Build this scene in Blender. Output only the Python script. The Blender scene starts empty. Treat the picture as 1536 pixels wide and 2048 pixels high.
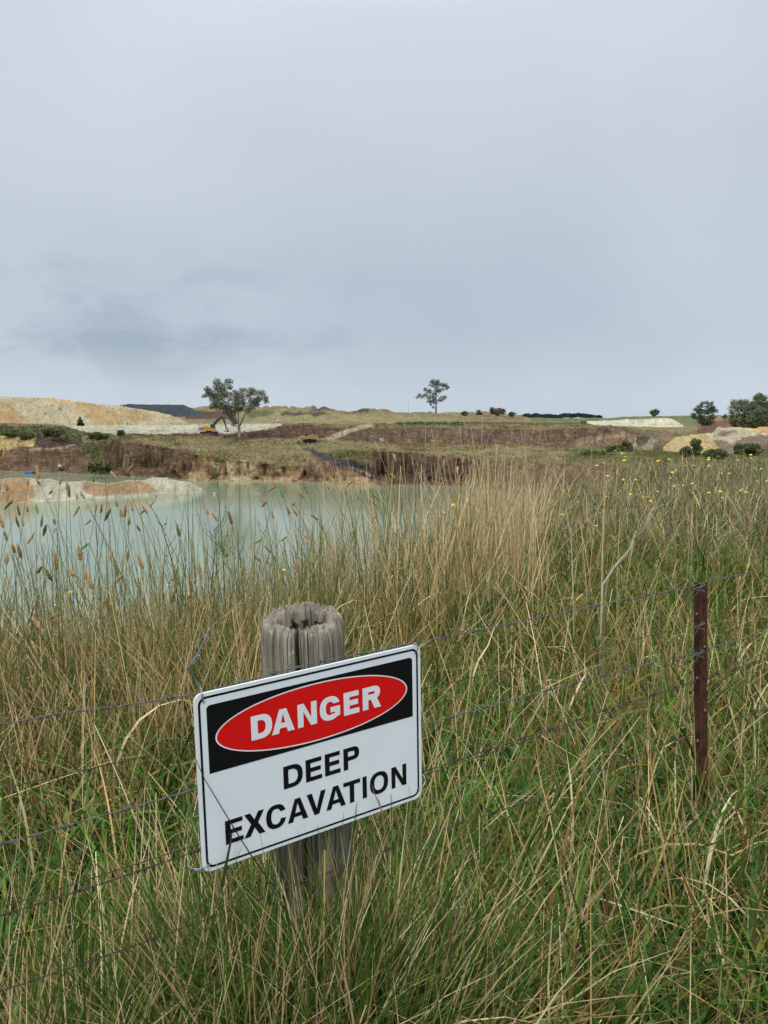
import bpy, math, random
import numpy as np
from mathutils import Vector, Matrix
from mathutils.geometry import tessellate_polygon
random.seed(7); RNG = np.random.default_rng(7)
SC = bpy.context.scene; COL = SC.collection

# ------------------------------------------------------------------ camera
F = 1650.0; YH = 838.0; CAMZ = 1.5
TH = math.atan((1024 - YH) / F); CT, ST = math.cos(TH), math.sin(TH)
cd = bpy.data.cameras.new('camera'); cam = bpy.data.objects.new('camera', cd); COL.objects.link(cam)
cd.sensor_fit = 'VERTICAL'; cd.sensor_height = 36.0; cd.lens = 36.0 * F / 2048
cd.clip_start = 0.05; cd.clip_end = 20000
cam.location = (0, 0, CAMZ); cam.rotation_euler = (math.pi / 2 - TH, 0, 0)
SC.camera = cam

# ------------------------------------------------------------------ sky, sun, exposure
SUN_EL, SUN_AZ = math.radians(52), math.radians(200)
w = bpy.data.worlds.new("World"); SC.world = w; w.use_nodes = True
nt = w.node_tree; N = nt.nodes; L = nt.links; N.clear()
def nd(t, **k):
    n = N.new(t)
    for a, b in k.items(): setattr(n, a, b)
    return n
out = nd('ShaderNodeOutputWorld'); bg = nd('ShaderNodeBackground'); bg.inputs[1].default_value = 0.1
sky = nd('ShaderNodeTexSky'); sky.sky_type = 'NISHITA'; sky.sun_disc = False
sky.sun_elevation = SUN_EL; sky.sun_rotation = SUN_AZ
tc = nd('ShaderNodeTexCoord'); sep = nd('ShaderNodeSeparateXYZ'); L.new(tc.outputs['Generated'], sep.inputs[0])
def ramp(inp, stops):
    r = nd('ShaderNodeValToRGB'); e = r.color_ramp.elements
    while len(e) > 1: e.remove(e[-1])
    for i, (p, c) in enumerate(stops):
        x = e[0] if i == 0 else e.new(p)
        x.position = p; x.color = (*c, 1) if len(c) == 3 else c
    L.new(inp, r.inputs[0]); return r
def s2l(c): return tuple(((v / 255) / 12.92 if v / 255 <= .04045 else ((v / 255 + .055) / 1.055) ** 2.4) for v in c)
base = ramp(sep.outputs['Z'], [(0, s2l((192, 203, 214))), (.03, s2l((192, 204, 215))), (.10, s2l((183, 195, 207))), (.2, s2l((183, 194, 205))),
                               (.32, s2l((193, 202, 212))), (.45, s2l((205, 211, 221)))])
# flattened direction gives clouds that stretch towards the horizon
fl = nd('ShaderNodeVectorMath', operation='MULTIPLY'); fl.inputs[1].default_value = (1.0, 1.0, 1.5); L.new(tc.outputs['Generated'], fl.inputs[0])
n1 = nd('ShaderNodeTexNoise'); n1.inputs['Scale'].default_value = 2.2; n1.inputs['Detail'].default_value = 3; n1.inputs['Roughness'].default_value = .42
n1.inputs['Distortion'].default_value = .3
L.new(fl.outputs[0], n1.inputs['Vector'])
cl = ramp(n1.outputs['Fac'], [(.30, (.80, .815, .83)), (.5, (.92, .92, .92)), (.70, (1.0, .99, .985))])
mul = nd('ShaderNodeMixRGB', blend_type='MULTIPLY'); mul.inputs[0].default_value = 1; L.new(base.outputs[0], mul.inputs[1]); L.new(cl.outputs[0], mul.inputs[2])
# low dark shreds of cloud on the left, a few degrees above the horizon
fl2 = nd('ShaderNodeVectorMath', operation='MULTIPLY'); fl2.inputs[1].default_value = (1.0, 1.0, 2.2); L.new(tc.outputs['Generated'], fl2.inputs[0])
n2 = nd('ShaderNodeTexNoise'); n2.inputs['Scale'].default_value = 6.0; n2.inputs['Detail'].default_value = 6; n2.inputs['Roughness'].default_value = .55
L.new(fl2.outputs[0], n2.inputs['Vector'])
shred = ramp(n2.outputs['Fac'], [(.46, (0, 0, 0)), (.62, (1, 1, 1))])
zb = ramp(sep.outputs['Z'], [(.035, (0, 0, 0)), (.085, (1, 1, 1)), (.13, (.9, .9, .9)), (.2, (0, 0, 0))])
xb = ramp(sep.outputs['X'], [(0, (0, 0, 0)), (.001, (0, 0, 0))])
mr = nd('ShaderNodeMapRange'); mr.inputs[1].default_value = .12; mr.inputs[2].default_value = -.22; L.new(sep.outputs['X'], mr.inputs[0])
m1 = nd('ShaderNodeMath', operation='MULTIPLY'); L.new(shred.outputs[0], m1.inputs[0]); L.new(zb.outputs[0], m1.inputs[1])
m2 = nd('ShaderNodeMath', operation='MULTIPLY'); L.new(m1.outputs[0], m2.inputs[0]); L.new(mr.outputs[0], m2.inputs[1])
m3 = nd('ShaderNodeMath', operation='MULTIPLY'); L.new(m2.outputs[0], m3.inputs[0]); m3.inputs[1].default_value = .58
dk = nd('ShaderNodeMixRGB'); L.new(m3.outputs[0], dk.inputs[0]); L.new(mul.outputs[0], dk.inputs[1]); dk.inputs[2].default_value = (*s2l((132, 147, 162)), 1)
# an overcast sky is brighter towards the zenith
zen = ramp(sep.outputs['Z'], [(.42, (0, 0, 0)), (.95, (1, 1, 1))])
zm = nd('ShaderNodeMath', operation='MULTIPLY_ADD'); L.new(zen.outputs[0], zm.inputs[0]); zm.inputs[1].default_value = 22.0; zm.inputs[2].default_value = 10.0
sc_ = nd('ShaderNodeVectorMath', operation='SCALE'); L.new(dk.outputs[0], sc_.inputs[0]); L.new(zm.outputs[0], sc_.inputs['Scale'])
fin = nd('ShaderNodeMixRGB'); fin.inputs[0].default_value = .96; L.new(sky.outputs[0], fin.inputs[1]); L.new(sc_.outputs[0], fin.inputs[2])
L.new(fin.outputs[0], bg.inputs[0]); L.new(bg.outputs[0], out.inputs[0])
sd = bpy.data.lights.new('sun', 'SUN'); sun = bpy.data.objects.new('sun', sd); COL.objects.link(sun)
sd.energy = 1.5; sd.angle = math.radians(10); sd.color = (1, .97, .92)
sdir = Vector((math.sin(SUN_AZ) * math.cos(SUN_EL), math.cos(SUN_AZ) * math.cos(SUN_EL), math.sin(SUN_EL)))
sun.rotation_euler = sdir.to_track_quat('Z', 'Y').to_euler()
SC.view_settings.view_transform = 'Standard'; SC.view_settings.look = 'None'; SC.view_settings.exposure = 0.27; SC.view_settings.gamma = 1.0
SC.render.engine = 'CYCLES'; SC.cycles.max_bounces = 6; SC.cycles.diffuse_bounces = 3; SC.cycles.transmission_bounces = 2; SC.cycles.glossy_bounces = 2

# ------------------------------------------------------------------ helpers
def ray(px, py):
    u = (np.asarray(px, float) - 768) / F; v = (np.asarray(py, float) - 1024) / F
    return u, CT - v * ST, -ST - v * CT
def P(px, py, Y):
    dx, dy, dz = ray(px, py); t = np.asarray(Y, float) / dy
    return np.stack([dx * t, dy * t, CAMZ + dz * t], -1)
def Pz(px, py, z):
    dx, dy, dz = ray(px, py); t = (z - CAMZ) / dz
    return np.stack([dx * t, dy * t, CAMZ + dz * t], -1)
def _h(ix, iy, s):
    a = (ix.astype(np.int64) * 374761393 + iy.astype(np.int64) * 668265263 + s * 1442695041) & 0xffffffff
    a = ((a ^ (a >> 13)) * 1274126177) & 0xffffffff; a = (a ^ (a >> 16)) & 0xffffff
    return a / float(0xffffff)
def vn(x, y, s=0):
    x = np.asarray(x, float); y = np.asarray(y, float); x, y = np.broadcast_arrays(x, y)
    ix = np.floor(x); iy = np.floor(y); fx = x - ix; fy = y - iy; fx = fx * fx * (3 - 2 * fx); fy = fy * fy * (3 - 2 * fy)
    a = _h(ix, iy, s); b = _h(ix + 1, iy, s); c = _h(ix, iy + 1, s); d = _h(ix + 1, iy + 1, s)
    return (a + (b - a) * fx) + ((c + (d - c) * fx) - (a + (b - a) * fx)) * fy
def fbm(x, y, s=0, o=4):
    r = 0; a = .5; t = 0
    for i in range(o): r = r + a * vn(np.asarray(x) * 2 ** i, np.asarray(y) * 2 ** i, s + i); t += a; a *= .5
    return r / t * 2 - 1      # -1..1
KA = 0.80
def A(r, g, b, k=1.0): return tuple(v * KA * k for v in s2l((r, g, b)))
def tag(o, label=None, cat=None, group=None, kind=None):
    if label: o['label'] = label
    if cat: o['category'] = cat
    if group: o['group'] = group
    if kind: o['kind'] = kind
    return o
def mesh_np(name, V, Fc, mats, col=None, smooth=False, matidx=None):
    """V n x 3, Fc m x k (constant k)"""
    V = np.asarray(V, np.float32); Fc = np.asarray(Fc, np.int32); k = Fc.shape[1]
    me = bpy.data.meshes.new(name); me.vertices.add(len(V)); me.vertices.foreach_set('co', V.ravel())
    me.loops.add(Fc.size); me.loops.foreach_set('vertex_index', Fc.ravel())
    me.polygons.add(len(Fc)); me.polygons.foreach_set('loop_start', np.arange(0, Fc.size, k, dtype=np.int32))
    me.polygons.foreach_set('loop_total', np.full(len(Fc), k, np.int32))
    if smooth: me.polygons.foreach_set('use_smooth', np.ones(len(Fc), bool))
    for m in (mats if isinstance(mats, (list, tuple)) else [mats]): me.materials.append(m)
    if matidx is not None: me.polygons.foreach_set('material_index', np.asarray(matidx, np.int32))
    me.update(calc_edges=True)
    if col is not None:
        at = me.color_attributes.new('Col', 'FLOAT_COLOR', 'POINT')
        c = np.ones((len(V), 4), np.float32); c[:, :3] = col; at.data.foreach_set('color', c.ravel())
    return me
def link(name, me, parent=None):
    o = bpy.data.objects.new(name, me); COL.objects.link(o)
    if parent is not None: o.parent = parent
    return o
def empty(name, loc=(0, 0, 0), rot=(0, 0, 0)):
    o = bpy.data.objects.new(name, None); COL.objects.link(o); o.location = loc; o.rotation_euler = rot; o.empty_display_size = .1; return o
class MB:
    def __init__(s): s.v = []; s.f = []
    def add(s, vs, fs):
        b = len(s.v); s.v += [tuple(map(float, q)) for q in vs]; s.f += [tuple(b + i for i in f) for f in fs]
    def box(s, c, d, m=None):
        c = Vector(c); q = []
        for z in (-.5, .5):
            for x, y in ((-.5, -.5), (.5, -.5), (.5, .5), (-.5, .5)):
                p = Vector((x * d[0], y * d[1], z * d[2])); p = (m @ p if m else p) + c; q.append(p)
        s.add(q, [(0, 3, 2, 1), (4, 5, 6, 7), (0, 1, 5, 4), (1, 2, 6, 5), (2, 3, 7, 6), (3, 0, 4, 7)])
    def prism(s, prof, y0, y1):
        """prof: list of (x, z) counterclockwise, extruded along y"""
        n = len(prof); q = [(x, y0, z) for x, z in prof] + [(x, y1, z) for x, z in prof]
        s.add(q, [tuple(range(n)), tuple(range(2 * n - 1, n - 1, -1))] + [(i, n + i, n + (i + 1) % n, (i + 1) % n) for i in range(n)])
    def tube(s, pts, rad, n=6, cap=True):
        pts = [Vector(p) for p in pts]; m = len(pts)
        if not hasattr(rad, '__len__'): rad = [rad] * m
        up = Vector((0, 0, 1)); rings = []; prev = None
        for i, p in enumerate(pts):
            t = (pts[min(i + 1, m - 1)] - pts[max(i - 1, 0)]); t = t.normalized() if t.length > 1e-9 else Vector((0, 0, 1))
            if prev is None:
                a = t.cross(up) if abs(t.z) < .95 else t.cross(Vector((1, 0, 0)))
            else: a = prev - t * prev.dot(t)
            a.normalize(); prev = a; b = t.cross(a)
            rings += [p + (a * math.cos(2 * math.pi * k / n) + b * math.sin(2 * math.pi * k / n)) * rad[i] for k in range(n)]
        fs = [(i * n + k, i * n + (k + 1) % n, (i + 1) * n + (k + 1) % n, (i + 1) * n + k) for i in range(m - 1) for k in range(n)]
        if cap: fs += [tuple(range(n - 1, -1, -1)), tuple((m - 1) * n + k for k in range(n))]
        s.add(rings, fs)
    def build(s, name, mat, parent=None, smooth=False):
        me = bpy.data.meshes.new(name); me.from_pydata(s.v, [], s.f); me.materials.append(mat)
        if smooth:
            for p in me.polygons: p.use_smooth = True
        me.update(); return link(name, me, parent)

# ------------------------------------------------------------------ materials
class Mat:
    def __init__(s, name, rough=.9, spec=.2):
        s.m = bpy.data.materials.new(name); s.m.use_nodes = True; s.t = s.m.node_tree; s.t.nodes.clear()
        s.o = s.n('ShaderNodeOutputMaterial'); s.b = s.n('ShaderNodeBsdfPrincipled'); s.l(s.b.outputs[0], s.o.inputs[0])
        s.b.inputs['Roughness'].default_value = rough; s.b.inputs['Specular IOR Level'].default_value = spec
        s._tc = None
    def n(s, t, **k):
        q = s.t.nodes.new(t)
        for a, b in k.items(): setattr(q, a, b)
        return q
    def l(s, a, b): s.t.links.new(a, b)
    def co(s, kind='Object', scale=(1, 1, 1)):
        if s._tc is None: s._tc = s.n('ShaderNodeTexCoord')
        mp = s.n('ShaderNodeMapping'); mp.inputs['Scale'].default_value = scale; s.l(s._tc.outputs[kind], mp.inputs[0]); return mp.outputs[0]
    def noise(s, scale, detail=4, rough=.6, sc=(1, 1, 1), dist=0):
        q = s.n('ShaderNodeTexNoise'); q.inputs['Scale'].default_value = scale; q.inputs['Detail'].default_value = detail
        q.inputs['Roughness'].default_value = rough; q.inputs['Distortion'].default_value = dist; s.l(s.co('Object', sc), q.inputs['Vector']); return q.outputs['Fac']
    def ramp(s, inp, stops):
        r = s.n('ShaderNodeValToRGB'); e = r.color_ramp.elements
        while len(e) > 1: e.remove(e[-1])
        for i, (p, c) in enumerate(stops):
            x = e[0] if i == 0 else e.new(p)
            x.position = p; x.color = (*c, 1) if len(c) == 3 else c
        s.l(inp, r.inputs[0]); return r.outputs[0]
    def mix(s, f, a, b, mode='MIX'):
        q = s.n('ShaderNodeMixRGB', blend_type=mode)
        for i, v in zip((0, 1, 2), (f, a, b)):
            if isinstance(v, (int, float)): q.inputs[i].default_value = v
            elif isinstance(v, tuple): q.inputs[i].default_value = (*v, 1)
            else: s.l(v, q.inputs[i])
        return q.outputs[0]
    def bump(s, h, st=.5, dist=.1, prev=None):
        q = s.n('ShaderNodeBump'); q.inputs['Strength'].default_value = st; q.inputs['Distance'].default_value = dist
        s.l(h, q.inputs['Height']); s.l(q.outputs[0], s.b.inputs['Normal'])
        if prev is not None: s.l(prev, q.inputs['Normal'])
        return q.outputs[0]
    def base(s, c):
        if isinstance(c, tuple): s.b.inputs['Base Color'].default_value = (*c, 1)
        else: s.l(c, s.b.inputs['Base Color'])
        return s
def g3(v): return (v, v, v)
def plain(name, c, rough=.7, spec=.3, metal=0, nscale=20, amp=.25):
    m = Mat(name, rough, spec); f = m.noise(nscale, 4)
    v = m.ramp(f, [(.3, g3(1 - amp)), (.7, g3(1.0))]); m.base(m.mix(1, tuple(c), v, 'MULTIPLY')); m.b.inputs['Metallic'].default_value = metal
    return m.m
def earth(name, bump=1.2, fine=1.0, con=1.0):
    m = Mat(name, .95, .1); at = m.n('ShaderNodeAttribute', attribute_name='Col')
    a = m.ramp(m.noise(.12, 6, .65), [(.3, g3(.78)), (.7, g3(1.16))])
    b = m.ramp(m.noise(1.1 * fine, 6, .75), [(.34, g3(1 - .45 * con)), (.5, g3(.98)), (.7, g3(1 + .3 * con))])
    s_ = m.ramp(m.noise(.9 * fine, 4, .7, (1, .25, .12)), [(.35, g3(.78)), (.65, g3(1.12))])
    c = m.mix(1, at.outputs['Color'], a, 'MULTIPLY'); c = m.mix(1, c, b, 'MULTIPLY'); c = m.mix(1, c, s_, 'MULTIPLY'); m.base(c)
    sp_ = m.ramp(m.noise(3.2 * fine, 5, .8), [(.36, g3(1 - .5 * con)), (.47, g3(1.0)), (.62, g3(1.0)), (.72, g3(1 + .35 * con))]); c = m.mix(1, c, sp_, 'MULTIPLY'); m.base(c)
    b1 = m.bump(m.noise(.35 * fine, 6, .7), bump * .8, 1.2 / fine ** .5); m.bump(m.noise(1.6 * fine, 8, .7), bump, .3, b1); return m.m
M_EARTH = earth('earth')
M_PILE = earth('pile', .6, .8, .35)
def grassmat(name, transl=.35, rough=.55):
    m = Mat(name, rough, .12); at = m.n('ShaderNodeAttribute', attribute_name='Col'); m.base(at.outputs['Color'])
    t = m.n('ShaderNodeBsdfTranslucent'); m.l(at.outputs['Color'], t.inputs[0]); mx = m.n('ShaderNodeMixShader'); mx.inputs[0].default_value = transl
    m.l(m.b.outputs[0], mx.inputs[1]); m.l(t.outputs[0], mx.inputs[2]); m.l(mx.outputs[0], m.o.inputs[0]); return m.m
M_GRASS = grassmat('grass_blade', .22, .6)
M_LEAF = grassmat('tree_leaf', .2, .6)
def bark(name, c1, c2):
    m = Mat(name, .9, .1); m.base(m.ramp(m.noise(1.5, 5, .7, (1, 1, .3)), [(.35, c1), (.65, c2)])); return m.m
M_GUM = bark('pale_bark', A(120, 112, 105), A(200, 195, 188)); M_BARK = bark('dark_bark', A(70, 62, 54), A(110, 98, 85))

# ================================================================== TERRAIN
def lin(keys, x): return np.interp(x, [k[0] for k in keys], [k[1] for k in keys])
px = np.concatenate([np.arange(-1400, -60, 12.), np.arange(-60, 1600, 1.6), np.arange(1600, 3200, 14.)])
F1y = lin([(-600, 938), (0, 942), (100, 945), (170, 948), (230, 952), (330, 956), (420, 962), (500, 963), (600, 963), (680, 969), (760, 971), (850, 971), (940, 974), (1000, 982), (1080, 1000), (1160, 1020), (1280, 1030), (2200, 1030)], px)
F1 = Pz(px, F1y, -12.5); d1 = F1[:, 1]
F3y = lin([(-600, 885), (0, 899), (50, 893), (100, 893), (150, 896), (175, 915), (205, 925), (222, 905), (238, 884), (280, 886), (330, 893), (390, 912), (420, 915), (460, 919), (510, 928), (600, 931), (640, 926), (680, 925), (730, 915), (750, 903), (850, 909), (930, 915), (1000, 921), (1090, 927), (1160, 930), (1280, 925), (1536, 925), (2200, 925)], px)
F4y = lin([(-600, 868), (0, 868), (60, 868), (110, 868), (170, 868), (230, 868), (420, 869), (470, 877), (600, 877), (760, 877), (790, 884), (850, 884), (1000, 889), (1160, 893), (1240, 896), (1300, 902), (1400, 905), (1460, 906), (1536, 906), (2200, 907)], px)
F5y = lin([(-600, 850), (0, 851), (100, 851), (140, 864), (170, 866), (420, 867), (455, 869), (500, 862), (540, 857), (570, 853), (600, 850), (625, 849), (650, 855), (680, 857), (720, 855), (760, 855), (850, 855), (930, 857), (1000, 858), (1100, 858), (1160, 855), (1230, 854), (1265, 863), (1290, 872), (1330, 880), (1400, 882), (1470, 882), (1536, 880), (2200, 880)], px)
F6y = lin([(-600, 845), (0, 846), (170, 850), (300, 850), (420, 849), (560, 848), (680, 847), (850, 844.5), (1000, 844), (1160, 846), (1200, 853), (1300, 855), (1400, 857), (1536, 857), (2200, 857)], px)
F7y = lin([(-600, 812), (0, 815), (240, 816), (380, 815), (510, 815), (560, 817), (640, 816.5), (660, 817), (675, 822), (700, 823), (720, 819), (745, 815.5), (775, 818), (795, 823), (871, 825), (930, 824.5), (972, 823.5), (1013, 827.5), (1035, 832), (1060, 836.5), (1160, 836.8), (1230, 834.5), (1280, 832.3), (1384, 831), (1536, 831), (2200, 828)], px)
d3 = d1 + lin([(-600, 14), (100, 14), (170, 22), (205, 26), (238, 8), (420, 5), (600, 5), (680, 8), (750, 6), (850, 7), (1000, 12), (1160, 20), (1400, 25), (2200, 25)], px)
d4 = np.maximum(d3 + 10, lin([(-600, 255), (0, 250), (110, 240), (170, 228), (420, 226), (560, 222), (760, 214), (1000, 208), (1160, 205), (1300, 215), (1536, 225), (2200, 230)], px))
d5 = d4 + lin([(-600, 25), (100, 22), (170, 6), (420, 4), (470, 8), (560, 14), (650, 14), (760, 14), (1160, 14), (1240, 24), (1300, 40), (1536, 45), (2200, 45)], px)
d6 = lin([(-600, 430), (0, 430), (170, 430), (420, 440), (560, 420), (700, 360), (850, 340), (1000, 340), (1120, 400), (1200, 415), (1370, 415), (1400, 400), (1536, 400), (2200, 400)], px)
d7 = lin([(-600, 640), (240, 640), (500, 560), (640, 470), (800, 430), (1000, 430), (1060, 520), (1200, 640), (1536, 620), (2200, 620)], px)
rows = []   # (points, nrows to next, band id)
F0 = F1.copy(); F0[:, 2] = -17; F0[:, :2] *= ((d1 - 14) / d1)[:, None]
# mid cliff line gives a slope break: the faces are steeper above a foot of debris
fm = .28
y2 = F1y + (F3y - F1y) * fm; d2 = d1 + (d3 - d1) * .45
lines = [F0, F1, P(px, y2, d2), P(px, F3y, d3), P(px, F4y, d4), P(px, F5y, d5), P(px, F6y, d6), P(px, F7y, d7)]
e8 = P(px, np.full_like(px, 838.0), 900); e8[:, 2] = -3
e8b = P(px, np.full_like(px, 836.4), 1250); e8c = P(px, np.full_like(px, 836.9), 3000); e9 = P(px, np.full_like(px, 838.3), 9000)
lines += [e8, e8b, e8c, e9]
nr = [6, 14, 24, 34, 20, 26, 26, 8, 8, 4, 4]
LO = 0; G = []; S = []
for i, n in enumerate(nr):
    for k in range(n):
        t = k / n; G.append(lines[i] * (1 - t) + lines[i + 1] * t); S.append(i + t)
G.append(lines[-1]); S.append(float(len(nr)))
G = np.array(G); S = np.array(S)           # rows x cols x 3
R_, C_ = G.shape[:2]; SS = np.repeat(S[:, None], C_, 1)
X, Y, Z = G[..., 0], G[..., 1], G[..., 2]
# image position of each vertex before displacement = where its soil was seen
PXg = np.repeat(px[None], R_, 0); tt = (Z - CAMZ); PYg = 1024 + F * (-(tt) * CT - Y * ST) / (Y * CT - tt * ST)
cliff = np.clip(1 - np.abs(SS - 2) / 1.0, 0, 1); cut = np.clip(1 - np.abs(SS - 4.5) / .5, 0, 1)
gul = fbm(PXg / 16, SS * .35, 3, 4); gul2 = fbm(PXg / 5.5, SS * .8, 9, 3)
Y += cliff * (gul * 6.0 + gul2 * 2.0 + np.abs(fbm(PXg / 9, SS * .25, 13, 3)) * 3.0) + cut * (gul * 4.5 + gul2 * 1.8)
fadein = np.clip((SS - 1) / .4, 0, 1)
big = fbm(X / 22, Y / 22, 21, 4); sm = fbm(X / 4, Y / 4, 33, 4)
amp = np.interp(SS, [0, 1, 1.5, 3, 4, 5, 6, 7, 8, 11], [0, 0, .5, .7, .6, .5, .35, 1.3, 1.0, 0])
Z += fadein * amp * (big * .8 + sm * .55)
far = np.clip(1 - np.abs(SS - 7) / .5, 0, 1) * np.clip((700 - PXg) / 60, 0, 1) * np.clip((PXg - 380) / 60, 0, 1)
Z += far * np.abs(np.sin(PXg / 11 + 3 * fbm(PXg / 30, 0 * PXg, 5))) * 1.2     # row of tipped spoil heaps along the ridge
# rubble on the right-hand slopes
rub = np.clip(1 - np.abs(SS - 4.9) / .9, 0, 1) * np.clip((PXg - 1240) / 40, 0, 1)
Z += rub * (fbm(PXg / 35, SS * 3, 51, 4) * 1.2 + sm * .5)
# ---- colours (albedo of the soil and grass)
c_red = A(108, 80, 62); c_brn = A(128, 98, 74); c_tan = A(182, 150, 114); c_dry = A(150, 136, 98); c_gr = A(110, 106, 70); c_white = A(200, 191, 168)
c_ora = A(190, 148, 100); c_yel = A(200, 172, 118); c_dk = A(78, 74, 72); c_fld = A(106, 122, 72); c_pale = A(196, 190, 168); c_track = A(178, 158, 132)
colr = np.zeros((R_, C_, 3)); gmask = np.zeros((R_, C_))
wob = fbm(PXg / 14, PYg / 5, 71, 4) * 3.2 + fbm(PXg / 60, PYg / 30, 72, 2) * 3; PYw = PYg + wob; PXw = PXg + fbm(PXg / 12, PYg / 6, 73, 4) * 7
Sw = SS + fbm(PXg / 10, SS * 3, 77, 4) * .18 + fbm(PXg / 28, SS * 1.0, 78, 3) * .22 * (np.abs(SS - 3) < .7)
def setc(mask, c, g=0):
    colr[mask] = c; gmask[mask] = g
setc(Sw >= -9, c_brn)
setc((Sw > 1) & (Sw < 3.0), c_brn); setc((Sw >= 2.95) & (Sw < 4.02), c_dry, 1); setc((Sw >= 4.02) & (Sw < 5.0), c_red)
setc((Sw >= 4.98) & (Sw < 6), c_dry, 1); setc(Sw >= 6, c_dry, 1); setc((SS >= 7) & (PXg > 1040), c_fld, 1)
def poly(pts, c, g=0, raw=False):
    xs = PXg if raw else PXw; ys = PYg if raw else PYw; ins = np.zeros(xs.shape, bool); n = len(pts)
    for i in range(n):
        x0, y0 = pts[i]; x1, y1 = pts[(i + 1) % n]
        if y0 == y1: continue
        cnd = ((y0 > ys) != (y1 > ys)) & (xs < (x1 - x0) * (ys - y0) / (y1 - y0) + x0); ins ^= cnd
    ins &= (SS > .6) & (SS < 7.3); setc(ins, c, g)
fieldg = (SS > 5) & (SS < 7.1)
k = np.clip(fbm(PXg / 50, PYg / 6, 80, 3) * .5 + .5, 0, 1)[..., None]
colr = np.where((gmask == 1)[..., None], colr * (1 - k * .5) + np.array(c_gr) * k * .5, colr)
# left pit
poly([(-600, 935), (-600, 880), (0, 899), (45, 893), (90, 899), (170, 905), (175, 955), (-600, 960)], A(118, 92, 74))
poly([(-600, 902), (-600, 872), (0, 873), (68, 876), (72, 893), (55, 895), (38, 892), (20, 902)], c_yel)
poly([(72, 892), (70, 868), (95, 865), (165, 875), (172, 890), (160, 897), (90, 899)], A(84, 66, 58))
poly([(60, 899), (120, 895), (165, 888), (165, 891), (125, 898), (60, 903)], c_track)
poly([(150, 890), (205, 880), (225, 885), (208, 915), (215, 953), (175, 953), (178, 915), (160, 900)], c_gr, 1)
poly([(-600, 870), (-600, 852), (130, 852), (175, 868), (150, 880), (110, 868), (70, 868), (30, 875), (0, 872)], A(100, 102, 66), 1)
poly([(215, 956), (205, 915), (212, 884), (240, 876), (285, 882), (330, 895), (378, 900), (405, 920), (395, 940), (375, 962)], A(116, 92, 72))
poly([(372, 966), (388, 925), (400, 914), (420, 925), (430, 918), (500, 925), (512, 935), (600, 931), (610, 970)], c_tan)
poly([(418, 962), (425, 935), (445, 925), (450, 918), (425, 915), (440, 950)], c_gr, 1)
poly([(450, 960), (455, 926), (510, 932), (512, 962)], A(204, 176, 140))
poly([(512, 934), (600, 932), (600, 942), (514, 940)], A(140, 112, 90))
poly([(598, 975), (605, 930), (615, 905), (700, 905), (745, 925), (755, 975)], A(140, 110, 88))
poly([(640, 975), (650, 945), (690, 942), (735, 955), (760, 975)], c_tan)
poly([(605, 898), (615, 896), (680, 915), (740, 938), (756, 955), (745, 960), (700, 942), (660, 926), (625, 908)], A(76, 74, 76))
poly([(690, 936), (700, 935), (752, 953), (742, 954)], A(190, 172, 160))
poly([(755, 975), (748, 905), (850, 910), (1000, 921), (1000, 985), (900, 985)], A(110, 86, 72))
poly([(940, 990), (960, 918), (1250, 930), (1400, 1040), (1000, 1040)], A(134, 110, 86))
poly([(640, 905), (700, 898), (745, 903), (742, 918), (700, 920)], c_gr, 1)
# middle distance
poly([(130, 851), (175, 866), (300, 868), (410, 866), (460, 866), (520, 860), (565, 853), (565, 848), (130, 848)], c_white, raw=True)
poly([(455, 877), (462, 868), (520, 860), (570, 851), (600, 848), (640, 852), (690, 860), (660, 878)], A(104, 74, 60))
poly([(160, 867.5), (450, 867), (455, 873), (400, 872), (330, 871), (250, 870)], A(92, 68, 58))
poly([(642, 878), (720, 850), (745, 848), (750, 853), (715, 861), (668, 879)], c_track, raw=True)
poly([(668, 880), (716, 861), (748, 855), (790, 860), (800, 883)], A(104, 86, 70))
poly([(640, 846), (860, 846), (860, 847.5), (640, 848)], A(190, 165, 130), raw=True)
poly([(775, 842), (900, 843), (935, 846), (930, 851), (800, 851)], A(84, 92, 62), 1)
poly([(930, 843.5), (1250, 846), (1250, 849), (930, 848.5)], A(104, 84, 70), raw=True)
poly([(500, 824), (620, 825), (700, 828), (760, 832), (900, 833), (900, 846), (500, 846)], A(150, 140, 98), 1)
poly([(495, 824), (545, 823), (552, 831), (495, 836)], A(98, 106, 68), 1)
poly([(560, 826), (640, 824), (660, 829), (560, 831)], A(92, 74, 64))
poly([(370, 822), (455, 823), (460, 839), (370, 838)], A(98, 76, 66))
poly([(620, 822), (632, 815), (662, 815), (674, 824)], A(112, 92, 80)); poly([(690, 826), (712, 818), (735, 816), (738, 824)], A(96, 78, 66))
poly([(770, 817), (790, 824), (765, 824)], A(140, 100, 80))
poly([(1060, 836), (1536, 829), (2300, 826), (2300, 860), (1384, 850), (1290, 850), (1250, 848), (1060, 840)], A(114, 124, 78), 1)
# right-hand cut and terraces
poly([(740, 884), (745, 856), (930, 857), (1160, 855), (1235, 853), (1250, 880), (1240, 896), (1000, 889)], A(114, 90, 70))
poly([(900, 890), (905, 858), (1000, 862), (1080, 870), (1090, 891)], A(118, 92, 78))
poly([(1120, 891), (1160, 874), (1230, 864), (1265, 860), (1290, 868), (1240, 896)], A(138, 110, 88))
poly([(1160, 884), (1180, 875), (1255, 868), (1255, 873), (1180, 882)], A(104, 78, 64))
poly([(1260, 897), (1290, 866), (1330, 862), (1350, 868), (1340, 902)], A(132, 112, 94))
poly([(1258, 894), (1272, 878), (1284, 880), (1268, 899)], A(214, 200, 168))
poly([(1285, 898), (1300, 876), (1312, 878), (1300, 900)], A(176, 160, 138)); poly([(1312, 872), (1340, 866), (1346, 874), (1325, 886)], A(150, 118, 92)); poly([(1270, 884), (1290, 874), (1300, 878), (1280, 892)], A(88, 78, 66))
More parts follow.
